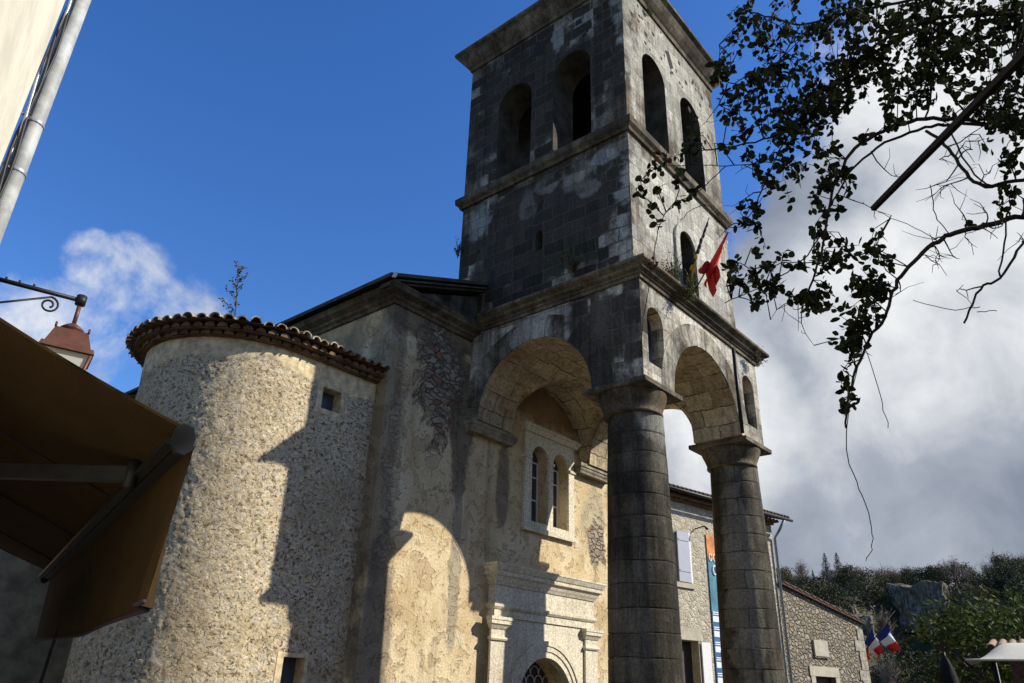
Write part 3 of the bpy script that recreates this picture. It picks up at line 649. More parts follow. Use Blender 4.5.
tower = part('bell_tower', tw, [MAT['tower'], MAT['revealstone']], church)
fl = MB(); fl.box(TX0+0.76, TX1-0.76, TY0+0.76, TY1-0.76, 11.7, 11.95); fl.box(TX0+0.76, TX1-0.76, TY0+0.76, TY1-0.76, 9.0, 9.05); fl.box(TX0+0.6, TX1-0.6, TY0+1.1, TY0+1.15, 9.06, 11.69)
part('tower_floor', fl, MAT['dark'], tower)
fb = MB()
for (x_, y_) in ((TX0+0.775, TY0+1.36), (TX0+0.775, TY0+2.99)): pass
ring = [(TX0, TY1), (TX0, TY0), (TX1, TY0), (TX1, TY1)]
c = MB(); c.sweep(ring, [(-0.05, 11.74), (0.06, 11.74), (0.08, 11.80), (0.14, 11.86), (0.15, 12.0), (-0.05, 12.06)], True)
part('string_course', c, MAT['trim'], tower)
c = MB(); c.sweep(ring, [(-0.05, 16.0), (0.04, 16.0), (0.06, 16.10), (0.10, 16.14), (0.18, 16.24), (0.24, 16.34), (0.27, 16.40), (0.31, 16.43), (0.35, 16.46), (0.35, 16.54), (-0.05, 16.64)], True)
part('tower_cornice', c, MAT['trim'], tower)
r = MB(); a0 = [(TX0-0.32, TY0-0.32, 16.57), (TX1+0.32, TY0-0.32, 16.57), (TX1+0.32, TY1+0.32, 16.57), (TX0-0.32, TY1+0.32, 16.57)]
r.hexa([(p[0], p[1], 16.55) for p in a0], [(p[0]*0.1+0.9*12.44, p[1]*0.1+0.9*8.23, 17.3) for p in a0]); part('tower_roof', r, MAT['slab'], tower)
# window surround on the front
c = MB(); n = 24; ro, ri, cx, zc = 0.52, 0.34, TX0+2.17, 10.12
o_ = [(cx-ro*cos(pi*i/n), zc+ro*sin(pi*i/n)) for i in range(n+1)]; i_ = [(cx+ri*cos(pi*i/n), zc+ri*sin(pi*i/n)) for i in range(n+1)]
c.panel((0, TY0-0.05), (1, 0), (0, 1), 0.048, [(cx-ro, 8.9)]+o_+[(cx+ro, 8.9), (cx+ri, 8.9)]+i_+[(cx-ri, 8.9)])
part('window_surround', c, MAT['tower'], tower)
c = MB(); c.panel((0, TY0+0.45), (1, 0), (0, 1), 0.03, arch(cx, 0.36, 9.0, zc)); part('window_infill', c, MAT['tile'], tower)
# putlog holes and slits: flush dark blocks colour in the shade of recesses
random.seed(21)
def hole(x, y, z, s, front):
    c = MB()
    if front: c.box(x-s, x+s, TY0-0.004, TY0+0.02, z-s, z+s)
    else: c.box(TX0-0.004, TX0+0.02, y-s, y+s, z-s, z+s)
    part('putlog_hole', c, MAT['dark'], tower)
for (u, z, s) in ((0.4, 15.3, .05), (0.75, 15.55, .045), (1.0, 15.2, .06), (1.35, 15.5, .05), (2.6, 15.6, .05), (2.9, 15.2, .06), (3.3, 15.55, .05), (3.6, 15.0, .05), (3.75, 15.35, .055), (2.1, 14.9, .04), (3.9, 14.2, .05)): hole(TX0+u, 0, z, s, True)
for (u, z, s) in ((0.6, 15.3, .07), (1.0, 15.0, .06), (1.15, 15.5, .08), (3.8, 14.6, .05), (1.95, 15.6, .05), (3.2, 15.2, .05), (0.5, 13.4, .04), (3.9, 10.4, .05)): hole(0, TY0+u, z, s, False)
for i in range(22): hole(TX0+random.uniform(0.2, 4.2), 0, random.uniform(14.85, 15.9), random.uniform(0.02, 0.045), True)
for i in range(9): hole(0, TY0+random.uniform(0.2, 4.2), random.uniform(14.9, 15.9), random.uniform(0.02, 0.05), False)
c = MB(); c.obox((TX0+2.08, TY0, 15.3), (0.09, 0, 0.05), (0, 0.006, 0), (-0.09, 0, 0.2)); part('square_opening', c, MAT['dark'], tower); c = MB(); c.obox((TX0, TY0+2.28, 15.42), (0.006, 0, 0), (0, 0.16, 0.06), (0, -0.07, 0.19)); part('square_opening', c, MAT['dark'], tower)
c = MB(); c.box(TX0-0.004, TX0+0.02, TY0+3.4, TY0+3.5, 9.35, 9.75); part('slit', c, MAT['dark'], tower)

# stair turret: flat bay running into a half-round tower, rough rubble face
TC = (6.4, 11.775); TR = 1.625; TYF = TC[1]-TR
Lflat = 8.069-TC[0]; Lc = TR*pi*0.80
def tplan(s):
    if s < Lflat: return (8.069-s, TYF, 0.0, -1.0)
    t = (s-Lflat)/TR; return (TC[0]-TR*sin(t), TC[1]-TR*cos(t), -sin(t), -cos(t))
HT = 6.62
tm = MB(); NU, NV = 260, 250
WIN = [(0.70, 1.11, 5.80, 6.20), (0.72, 1.12, 0.9, 1.97)]
def turf(a, b):
    s = a*(Lflat+Lc); z = b*HT; x, y, nx, ny = tplan(s)
    p = Vector((x, y, z)); d = 0.0
    f = mnoise.fractal(p*2.2, 1.0, 2.0, 4)*0.022 + mnoise.fractal(p*9.0, 0.8, 2.1, 3)*0.013
    c_ = mnoise.voronoi(Vector((x*10, y*10, z*13)))[0]; d = f*0.42+0.005*max(0, min(0.45, c_[1]-c_[0]))/0.45
    band = sm((z-6.20+0.25*mnoise.noise(Vector((x*1.3, y*1.3, 4.0)))+0.1*mnoise.noise(Vector((x*5, y*5, 1.0))))/0.05); d = d*(1-0.6*band)+0.012*band
    for (a0, a1, z0, z1) in WIN:
        if a0-0.16 < s < a1+0.16 and z0-0.16 < z < z1+0.16: d = min(d, 0.0)
        if a0-0.02 < s < a1+0.02 and z0-0.02 < z < z1+0.02: d = -0.30
    return (x+nx*d, y+ny*d, z)
tm.grid(NU, NV, turf, uvf=lambda a, b: (a*(Lflat+Lc), b*HT))
ii = 0
for j in range(NV):
    for i in range(NU):
        zc_ = (j+0.5)/NV*HT
        x_, y_, _, _ = tplan((i+0.5)/NU*(Lflat+Lc))
        if zc_ > 6.22-0.25*mnoise.noise(Vector((x_*1.3, y_*1.3, 4.0)))-0.1*mnoise.noise(Vector((x_*5, y_*5, 1.0))): tm.mi[ii] = 1
        ii += 1
turret = part('stair_turret', tm, [MAT['turret'], MAT['band']], church, recalc=False)
for (a0, a1, z0, z1) in WIN:
    xa, xb = 8.069-a1, 8.069-a0
    s_ = MB(); s_.panel((0, TYF-0.006), (1, 0), (0, 1), 0.28, [(xa-0.10, z0-0.08), (xb+0.05, z0-0.08), (xb+0.05, z1+0.05), (xa-0.10, z1+0.05)], [[(xa+0.01, z0+0.01), (xb-0.01, z0+0.01), (xb-0.01, z1-0.01), (xa+0.01, z1-0.01)]])
    sr = part('window_surround', s_, MAT['band'], turret)
    s_ = MB(); s_.box(xa, xb, TYF+0.22, TYF+0.25, z0, z1); part('window_pane', s_, MAT['glass'], turret)
# eaves: two rows of clay tiles bedded in mortar (genoise) and the roof tiles over them
g1 = MB(); g2 = MB()
step = 0.172; nT = int((Lflat+Lc-0.05)/step)
def half_tile(mb, P, nrm, o0, o1, z, r, slope, th=0.022, fill=False, mi=0, tilt=0.0):
    d = Vector((nrm[0], nrm[1], 0)); t = Vector((-d.y, d.x, 0)); n = 8; vs = []
    for (o, zz, rr) in ((o0, z+slope*(o1-o0), r*0.86), (o1, z, r)):
        for i in range(n+1):
            a = pi*i/n; vs.append(Vector((P[0], P[1], zz))+d*o+t*rr*cos(a)+Vector((0, 0, 1))*(rr*0.92*sin(a)+tilt*cos(a)*rr))
        for i in range(n+1):
            a = pi*i/n; q_ = 0.0 if fill else (rr-th); vs.append(Vector((P[0], P[1], zz))+d*o+t*(rr-th)*cos(a)+Vector((0, 0, 1))*(q_*0.92*sin(a)+tilt*cos(a)*rr))
    k_ = n+1; fs = []
    for i in range(n):
        fs += [(i, i+1, 2*k_+i+1, 2*k_+i), (k_+i, 3*k_+i, 3*k_+i+1, k_+i+1), (2*k_+i, 2*k_+i+1, 3*k_+i+1, 3*k_+i), (i, k_+i, k_+i+1, i+1)]
    fs += [(0, 2*k_, 3*k_, k_), (n, k_+n, 3*k_+n, 2*k_+n)]
    mb.add(vs, fs, None, mi, False)
random.seed(5)
for i in range(nT+1):
    s = 0.06+i*step; x, y, nx, ny = tplan(s)
    for row, (o1, z) in enumerate(((0.12, HT-0.02), (0.23, HT+0.06))):
        s2 = s+(step/2 if row else 0); x, y, nx, ny = tplan(s2)
        half_tile(g1, (x, y), (nx, ny), -0.12, o1+random.uniform(-0.012, 0.012), z, 0.08, 0.0, fill=True)
    x, y, nx, ny = tplan(s)
    half_tile(g2, (x, y), (nx, ny), -0.95, 0.36+random.uniform(-0.03, 0.03), HT+0.155+random.uniform(-0.014, 0.014), 0.084, 0.26, 0.02, tilt=random.uniform(-0.12, 0.12))
def lip(s, o): x, y, nx, ny = tplan(s); return (x+nx*o, y+ny*o)
for (o, za, zb) in ((0.095, HT-0.033, HT-0.02), (0.205, HT+0.045, HT+0.058)):
    pts = [lip(k_*(Lflat+Lc)/60, o) for k_ in range(61)]; inn = [lip(k_*(Lflat+Lc)/60, -0.3) for k_ in range(61)]
    for k_ in range(60): g1.hexa([(*pts[k_], za), (*pts[k_+1], za), (*inn[k_+1], za), (*inn[k_], za)], [(*pts[k_], zb), (*pts[k_+1], zb), (*inn[k_+1], zb), (*inn[k_], zb)])
part('eave_tiles', g1, MAT['tile'], turret)
part('roof_tiles', g2, MAT['tiletop'], turret)
g3 = MB()
pts = [lip(k_*(Lflat+Lc)/60, 0.30) for k_ in range(61)]
apx = (7.4, 12.0, HT+0.85)
for k_ in range(60):
    g3.add([(*pts[k_], HT+0.17), (*pts[k_+1], HT+0.17), apx], [(0, 1, 2)])
    inn0, inn1 = lip(k_*(Lflat+Lc)/60, -0.2), lip((k_+1)*(Lflat+Lc)/60, -0.2)
    g3.add([(*pts[k_], HT+0.168), (*pts[k_+1], HT+0.168), (*inn1, HT+0.15), (*inn0, HT+0.15)], [(0, 1, 2, 3)])
part('turret_roof', g3, MAT['tile'], turret)

# bells
for (x_, y_, lab) in ((TX0+1.24, TY0+0.55, 'bronze bell hanging in the left front opening of the belfry'), (TX0+2.96, TY0+0.9, 'bronze bell hanging in the right front opening of the belfry')):
    b = thing('church_bell', lab, 'bell', (x_, y_, 12.35), 'bells in the belfry')
    p = MB(); p.lathe([(0.36, 12.35), (0.37, 12.38), (0.32, 12.46), (0.25, 12.62), (0.22, 12.8), (0.19, 12.92), (0.08, 12.98), (0.03, 13.0)], (x_, y_, 0), 24); part('bell_body', p, MAT['bronze'], b)
    p = MB(); p.obox((x_, y_, 13.12), (0.62, 0, 0), (0, 0.09, 0), (0, 0, 0.12)); part('headstock', p, MAT['doorwood'], b)
    p = MB(); p.tube([(x_, y_, 12.9), (x_, y_, 12.34)], [0.015, 0.03], 6); part('clapper', p, MAT['iron'], b)

# flags hung out of the tower window
def cloth(mb, P, Q, drop, nu=8, nv=10, fold=0.05, mi=0, side=Vector((0.7, 0.7, 0)), shrink=0.35):
    """cloth hanging from edge P-Q"""
    P, Q, drop = Vector(P), Vector(Q), Vector(drop)
    def f(a, b):
        e_ = (Q-P)*(a*(1-shrink*b)+shrink*0.5*b)
        return tuple(P+e_+drop*b*(1-0.25*a)+side*fold*sin(a*9+b*3.0)*(0.3+b))
    mb.grid(nu, nv, f, mi)
def onY(x, y, Y):
    d = ray(x, y); return EYE+d*((Y-EYE.y)/d.y)
fA = thing('hanging_flag', 'yellow and dark striped flag wound round its pole at the tower window', 'flag', (12.35, 5.97, 9.2), 'flags at the tower window')
p0 = Vector((12.35, 5.99, 9.16)); p1 = onY(709, 218, 5.45)
p = MB(); p.tube([p0, p1], 0.016, 6); part('flagpole', p, MAT['doorwood'], fA)
p = MB(); dv = (p1-p0)
for i in range(9):
    a, b_ = p0+dv*(0.22+0.08*i), p0+dv*(0.22+0.08*(i+1)); p.tube([a, (a+b_)/2+Vector((random.uniform(-.02, .02), 0, random.uniform(-.02, .02))), b_], [0.04-0.002*i, 0.05-0.003*i, 0.036-0.002*i], 7, mi=(0 if i < 4 and i % 2 == 0 else 1))
cloth(p, p0+dv*0.24, p0+dv*0.46, (-0.34, -0.10, -0.62), 8, 10, 0.05, 0, shrink=0.2); cloth(p, p0+dv*0.16, p0+dv*0.30, (-0.10, -0.05, -0.35), 5, 8, 0.03, 1)
part('flag_cloth', p, [MAT['yellow'], MAT['flagdark']], fA, recalc=False)
fB = thing('hanging_flag', 'bright red flag drooping from its slanted pole at the tower window', 'flag', (12.68, 5.97, 9.2), 'flags at the tower window')
p0 = Vector((12.68, 5.99, 9.16)); p1 = onY(728, 232, 5.05)
p = MB(); p.tube([p0, p1], 0.016, 6); part('flagpole', p, MAT['doorwood'], fB)
p = MB(); dv = (p1-p0)
def redf(a, b):
    base = p0+dv*(0.99-0.62*a)
    wd = 0.02+0.30*a**1.4
    return tuple(base+Vector((-0.10*b, -0.05-0.06*sin(a*7+b*5), 0))*(0.3+a)+Vector((0, 0, -1))*wd*b*(1.5 if b > 0.5 else 1.1)+Vector((0.05*sin(b*8+a*5)*a, 0, 0)))
p.grid(14, 10, redf)
cloth(p, p0+dv*0.34, p0+dv*0.58, (-0.05, -0.14, -0.66), 10, 12, 0.10, 0, shrink=0.1); cloth(p, p0+dv*0.30, p0+dv*0.50, (-0.42, -0.05, -0.16), 8, 8, 0.07, 0)
for i in range(7):
    q_ = p0+dv*(0.55+0.05*i)+Vector((0.0, -0.09, -0.05-0.015*i % 0.04)); p.obox(q_, (0.022, 0, 0.01), (0, 0.006, 0), (-0.008, 0, 0.03), 1)
part('flag_cloth', p, [MAT['red'], MAT['yellow']], fB, recalc=False)

# weeds rooted on ledges
def weed(name, label, base, n, h, spread, mat, leafl=0.07, droop=0.0, stems=MAT['dryweed']):
    random.seed(hash(label) % 1000 if False else len(label)*7+n)
    t = thing(name, label, 'weed', base); B_ = Vector(base); L = MB(); S = MB()
    for i in range(n):
        a = random.uniform(0, 2*pi); sp = random.uniform(0.1, 1)*spread
        tip = B_+Vector((cos(a)*sp, sin(a)*sp*0.7-0.04, h*random.uniform(0.4, 1.0)*(1-droop*2*random.random())))
        mid = (B_+tip)/2+Vector((0, -0.02, 0.06*h)); S.tube([B_, mid, tip], [0.005, 0.004, 0.002], 4, smooth=False)
        for q_ in range(7):
            f = random.uniform(0.3, 1); p_ = B_*(1-f)+tip*f+Vector([random.gauss(0, 0.025) for _ in range(3)])
            L.leaf(p_, Vector([random.gauss(0, 1) for _ in range(3)]), Vector([random.gauss(0, 1) for _ in range(3)]), leafl*random.uniform(0.6, 1.2), leafl*0.5, n=4)
    part('stem', S, stems, t); part('leaves', L, mat, t, recalc=False); return t
weed('ledge_weed', 'leafy green weed growing on the porch ledge beside the tower window', (11.3, 5.75, 8.62), 34, 0.75, 0.30, MAT['weed'], 0.06)
weed('cornice_tuft', 'drooping tuft of green and dry weed in the porch cornice above the left niche', (11.55, 5.55, 8.55), 60, 0.45, 0.28, MAT['weed'], 0.05, 0.9)
weed('cornice_tuft', 'dry brown tuft of weed in the cornice above the right niche', (14.7, 5.62, 8.25), 45, 0.35, 0.25, MAT['dryweed'], 0.05, 0.9)
weed('tower_weed', 'small dark weed at the back foot of the bell tower', (10.2, 10.45, 10.4), 14, 0.5, 0.16, MAT['weed'], 0.06)
weed('wall_moss', 'clump of dark green moss on the shaded tower wall above the porch cornice', (10.22, 7.3, 8.95), 46, 0.42, 0.5, MAT['tree_a'], 0.06)
weed('tower_top_weed', 'green weed sprouting under the top cornice of the bell tower', (11.35, 5.90, 15.9), 16, 0.25, 0.16, MAT['weed'], 0.05, 0.6)
t = thing('rooftop_sapling', 'thin leafy sapling sprouting from the round turret roof', 'sapling', (5.62, 11.0, 6.9)); S = MB(); L = MB(); random.seed(12)
b0 = Vector((5.62, 11.0, 6.85)); tip = at(239, 262, 12.4); top = tip
S.tube([b0, b0*0.6+top*0.4+Vector((0.02, 0, 0)), top], [0.014, 0.009, 0.003], 5)
for i in range(16):
    f = 0.25+0.72*i/16; p_ = b0*(1-f)+top*f; a = random.uniform(0, 2*pi); ln = 0.26*(1.15-f)+0.04
    q_ = p_+Vector((cos(a)*ln, sin(a)*ln, ln*0.8)); S.tube([p_, q_], [0.005, 0.002], 4)
    for j in range(12):
        g_ = random.uniform(0.2, 1.05); L.leaf(p_*(1-g_)+q_*g_+Vector([random.gauss(0, 0.012) for _ in range(3)]), Vector([random.gauss(0, 1) for _ in range(3)]), Vector([random.gauss(0, 1) for _ in range(3)]), 0.05, 0.03, n=4)
part('stem', S, MAT['trunk'], t); part('leaves', L, leafmat('sapling_leaf', (0.07, 0.075, 0.03)), t, recalc=False)

# ------------------------------------------------------------------ left house, pipe, awning, lantern
EA = Vector((cos(radians(74.35)), sin(radians(74.35)), 0)); EL = Vector((-EA.y, EA.x, 0))      # along the street, and into the left house
NEAR = Vector((0.83, 1.74, 2.13)); WALLO = 0.9
W0 = Vector((NEAR.x, NEAR.y, 0))+EL*WALLO
def onw(t, o, z): p = W0+EA*t+EL*o; return Vector((p.x, p.y, z))
tP = (Vector((1.007, 5.71, 0))-W0).dot(EA)-0.62
H_ = thing('rendered_house', 'cream rendered house at the left edge with a grey drainpipe on its corner', 'house', tuple(onw(0, 3, 0)))
p = MB(); p.hexa([onw(-9, 0, 0), onw(tP-0.11, 0, 0), onw(tP-0.11, 7, 0), onw(-9, 7, 0)], [onw(-9, 0, 10.5), onw(tP-0.11, 0, 10.5), onw(tP-0.11, 7, 10.5), onw(-9, 7, 10.5)])
part('wall', p, MAT['render'], H_)
p = MB(); p.hexa([onw(-9.3, -0.45, 10.5), onw(tP+0.2, -0.45, 10.5), onw(tP+0.2, 7.4, 10.5), onw(-9.3, 7.4, 10.5)], [onw(-9, 3, 12), onw(tP-0.1, 3, 12), onw(tP-0.1, 4, 12), onw(-9, 4, 12)]); part('roof', p, MAT['tile'], H_)
pc = onw(tP, -0.075, 0)
p = MB(); p.tube([(pc.x, pc.y, 0), (pc.x, pc.y, 10.45)], 0.060, 16); dp = part('drainpipe', p, MAT['pvc'], H_)
for zz in (4.55, 4.95, 7.2, 2.6):
    p = MB(); p.lathe([(0.063, zz), (0.066, zz+0.004), (0.066, zz+0.026), (0.063, zz+0.03)], (pc.x, pc.y, 0), 16); q_ = onw(tP-0.11, 0.0, zz); p.tube([q_, (pc.x, pc.y, zz+0.015)], 0.008, 5); part('clamp', p, MAT['zinc'], dp)
random.seed(9)
for k_, (o, ph) in enumerate(((-0.02, 0.0), (-0.045, 2.0), (-0.03, 4.0))):
    p = MB(); pts = []
    for i in range(70):
        z = 0.3+i*0.145; pts.append(onw(tP-0.10+0.012*sin(i*0.9+ph)+random.gauss(0, 0.006), o+0.012*cos(i*0.9+ph), z))
    p.tube(pts, 0.011, 6); part('cable', p, MAT['iron'] if k_ else MAT['zinc'], H_)

aw = thing('awning', 'dark brown fabric awning with hanging valance on the left house', 'awning', tuple(onw(0.2, 0, 2.1)))
LEN = 3.39; SL = 0.45
def awp(t, o, z): p = Vector((NEAR.x, NEAR.y, 0))+EA*t+EL*o; return Vector((p.x, p.y, z))
p = MB(); zb = NEAR.z+0.02
p.grid(24, 8, lambda a, b: tuple(awp(LEN*a, WALLO*b, zb+SL*WALLO*b-0.03*sin(pi*b)+0.004*sin(a*40))))
p.grid(24, 8, lambda a, b: tuple(awp(LEN*a, WALLO*b, zb+0.006+SL*WALLO*b-0.03*sin(pi*b)+0.004*sin(a*40))))
sheet = part('canopy_fabric', p, MAT['awning'], aw, recalc=False)
for t in (0.9, 1.85, 2.75): p = MB(); p.tube([awp(t, 0.04, zb-0.004), awp(t, WALLO*0.5, zb+SL*WALLO*0.5-0.036), awp(t, WALLO-0.02, zb+SL*WALLO-0.008)], 0.004, 4); part('seam', p, MAT['flagdark'], sheet)
p = MB()
def val(a, b): return tuple(awp(LEN*a, -0.016-0.019*b+0.02*b*sin(a*9)+0.05*b*(1 if a < 0.03 else 0), NEAR.z-0.010-(0.365+0.012*sin(a*5))*b))
p.grid(48, 10, val); p.grid(48, 10, lambda a, b: tuple(Vector(val(a, b))+EL*(-0.004)))
vl = part('valance', p, MAT['awning'], aw, recalc=False)
p = MB(); p.tube([Vector(val(i/40, 1.0)) for i in range(41)], 0.006, 5); part('hem', p, MAT['flagdark'], vl)
p = MB(); random.seed(4)
for i in range(22):
    a = 0.46+i*0.0135; z0 = random.uniform(0.28, 0.42); z1 = random.uniform(0.75, 0.9)
    A_, B__ = Vector(val(a, z0)), Vector(val(a, z1)); p.add([A_+EL*0.003, A_+EL*0.003+EA*0.02, B__+EL*0.003+EA*0.02, B__+EL*0.003], [(0, 1, 2, 3)])
part('show_through_lettering', p, plain('faded_print', (0.028, 0.017, 0.008), 0.9), vl, recalc=False)
p = MB()
prof = [(-0.045, -0.035), (0.03, -0.045), (0.05, -0.01), (0.045, 0.035), (0.0, 0.05), (-0.045, 0.03)]
for (o0, z0, hh, ww) in ((0.0, 0.0, 0.018, 0.017), (0.034, -0.010, 0.008, 0.013)):
    p.obox(awp(LEN/2, o0, NEAR.z+z0), EA*(LEN/2), EL*ww, Vector((0, 0, hh)))
rail = part('front_rail', p, MAT['alu'], aw)
for t in (-0.012, LEN+0.012):
    p = MB(); pts = [awp(t, 0.012+o_, NEAR.z+z_) for o_, z_ in ((-0.024, -0.030), (-0.008, -0.044), (0.012, -0.040), (0.024, -0.012), (0.024, 0.016), (0.008, 0.032), (-0.018, 0.026), (-0.026, 0.0))]
    p.hexa([q_-EA*0.012 for q_ in pts], [q_+EA*0.012 for q_ in pts]); part('end_cap', p, plain('end_cap_grey', (0.018, 0.019, 0.021), 0.5), rail)
p = MB(); a0, a1, a2 = awp(0.42, 0.05, NEAR.z-0.01), awp(0.78, 0.42, NEAR.z+0.01), awp(1.25, WALLO, NEAR.z+0.12)
for (q0, q1) in ((a0, a1), (a1, a2)):
    d = (q1-q0); n_ = Vector((-d.y, d.x, 0)).normalized(); p.obox((q0+q1)/2, d/2, n_*0.014, Vector((0, 0, 0.021)))
p.tube([a0-Vector((0, 0, .035)), a0+Vector((0, 0, .035))], 0.018, 10)
part('folding_arm', p, plain('arm_grey', (0.03, 0.03, 0.03), 0.5, 0.3), aw)
p = MB(); a0 = awp(2.35, -0.04, NEAR.z-0.30); p.tube([awp(2.35, -0.03, NEAR.z-0.03), a0, a0+Vector((-0.02, 0.03, -0.5)), a0+Vector((-0.05, 0.06, -1.3))], 0.009, 6); part('pull_cord', p, MAT['iron'], aw)

# wall lantern on its bracket
LP = at(72, 330, 5.6)
ln = thing('wall_lantern', 'red-brown street lantern hanging from a black scrolled wall bracket', 'lantern', tuple(LP))
u = Vector((cos(radians(-15.65)), sin(radians(-15.65)), 0)); v_ = Vector((-u.y, u.x, 0)); zt = at(72, 301, 5.6).z
wo = (LP-W0).dot(EL)                      # offset of the lamp from the house wall
p = MB(); eb = Vector((LP.x, LP.y, zt+0.02)); wb = eb-u*(-wo if wo < 0 else wo)
p.tube([wb, eb+u*0.03], 0.016, 8); p.tube([eb-Vector((0, 0, 0.035)), eb+Vector((0, 0, 0.035))], [0.034, 0.034], 8)
p.obox(wb, u*0.012, v_*0.04, Vector((0, 0, 0.14)))
for f in (0.3, 0.42, 0.55): p.tube([wb*(1-f)+eb*f+Vector((0, 0, 0.008)), wb*(1-f)+eb*f+Vector((0, 0, 0.03))], 0.008, 6)
br = part('bracket', p, MAT['iron'], ln)
p = MB(); sc0 = wb+Vector((0, 0, -0.26)); sc1 = wb*0.27+eb*0.73+Vector((0, 0, -0.03)); pts = [sc0, (sc0+sc1)/2, sc1]
cc = sc1+Vector((0, 0, -0.06))
for i in range(26):
    a = pi/2-i*0.36; rr = 0.06*(1-i/26*0.72); pts.append(cc+u*rr*cos(a)+Vector((0, 0, rr*sin(a))))
p.tube(pts, 0.0075, 6); part('scroll', p, MAT['iron'], br)
def ring4(s, z): return [tuple(Vector((LP.x, LP.y, z))+u*s*a+v_*s*b) for a, b in ((-1, -1), (1, -1), (1, 1), (-1, 1))]
zc = zt-0.185
p = MB(); p.tube([(LP.x, LP.y, zt), (LP.x, LP.y, zc)], 0.014, 8); p.lathe([(0.02, zc+0.02), (0.05, zc), (0.075, zc-0.022), (0.075, zc-0.03), (0.045, zc-0.045), (0.06, zc-0.06)], (LP.x, LP.y, 0), 16)
p.hexa(ring4(0.140, zc-0.19), ring4(0.10, zc-0.06)); p.hexa(ring4(0.165, zc-0.225), ring4(0.155, zc-0.19))
hd = part('lamp_hood', p, MAT['redpaint'], ln)
p = MB()
for a, b in ((-1, -1), (1, -1), (1, 1), (-1, 1)):
    p = MB(); q0 = Vector((LP.x, LP.y, zc-0.225))+u*0.148*a+v_*0.148*b; q1 = Vector((LP.x, LP.y, zc-0.52))+u*0.10*a+v_*0.10*b; p.tube([q0, q1], 0.012, 5); part('frame_bar', p, MAT['redpaint'], ln)
    p = MB(); q2 = Vector((LP.x, LP.y, zc-0.065))+u*0.10*a+v_*0.10*b; p.tube([q2, q2+Vector((0, 0, 0.035))], 0.008, 5); part('corner_knob', p, MAT['redpaint'], hd)
p = MB(); p.hexa(ring4(0.10, zc-0.55), ring4(0.115, zc-0.52)); part('lamp_base', p, MAT['redpaint'], ln)
p = MB(); p.hexa(ring4(0.092, zc-0.518), ring4(0.14, zc-0.228)); part('lamp_glass', p, MAT['lampglass'], ln)

# unseen houses added behind the viewpoint to block sky light and deepen shade
def sky_block_house(label, xa, xb, ya, yb, h, wins):
    t = thing('sky_block_house', label, 'house', ((xa+xb)/2, (ya+yb)/2, 0), 'unseen houses added to block sky light')
    hol = [[(u_, z_), (u_+0.9, z_), (u_+0.9, z_+1.4), (u_, z_+1.4)] for u_ in wins for z_ in (0.9, 4.0, 6.6)]
    p = MB(); p.panel((0, yb), (1, 0), (0, -1), yb-ya, [(xa, 0), (xb, 0), (xb, h), (xa, h)], hol); part('wall', p, MAT['house'], t)
    p = MB(); p.hexa([(xa-0.2, ya-0.3, h), (xb+0.2, ya-0.3, h), (xb+0.2, yb+0.4, h), (xa-0.2, yb+0.4, h)], [(xa-0.2, (ya+yb)/2-0.1, h+1.6), (xb+0.2, (ya+yb)/2-0.1, h+1.6), (xb+0.2, (ya+yb)/2+0.1, h+1.6), (xa-0.2, (ya+yb)/2+0.1, h+1.6)]); part('roof', p, MAT['tile'], t)
    for hl in hol: p = MB(); p.box(hl[0][0], hl[1][0], yb-0.25, yb-0.2, hl[0][1], hl[2][1]); part('window', p, MAT['glass'], t)
sky_block_house('unseen stone house added behind the viewpoint to block sky light', -9, 3.0, -17, -9.0, 9.2, (-7, -3.5, 0.6))
sky_block_house('unseen stone house added behind the viewpoint to block sky light', 3.4, 14.0, -17, -9.6, 8.6, (5, 8, 11))
sky_block_house('unseen stone house added behind the viewpoint to block sky light', 14.4, 27.0, -18, -10.0, 8.9, (16, 20, 24))

# stone house closing the street behind the turret
sh = thing('stone_house', 'dim stone house with dark tiled eaves behind the round turret', 'house', (1.5, 19, 0))
p = MB(); p.panel((-6, 15.6), (1, 0), (0, 1), 7, [(0, 0), (13.0, 0), (13.0, 6.62), (0, 6.62)], [[(6.2, 1.0), (7.2, 1.0), (7.2, 2.6), (6.2, 2.6)]]); part('wall', p, MAT['plaster'], sh)
p = MB(); p.hexa([(-6.3, 15.2, 6.62), (7.2, 15.2, 6.62), (7.2, 22.8, 6.62), (-6.3, 22.8, 6.62)], [(-6.3, 15.2, 6.70), (7.2, 15.2, 6.70), (7.2, 19, 7.9), (-6.3, 19, 7.9)])
for i in range(66): half_tile(p, (-6.1+0.2*i, 15.6), (0, -1), -0.5, 0.5, 6.71, 0.095, 0.2)
part('roof', p, MAT['tile'], sh)
p = MB(); p.box(0.2, 1.2, 15.75, 15.8, 1.0, 2.6); part('window', p, MAT['glass'], sh)

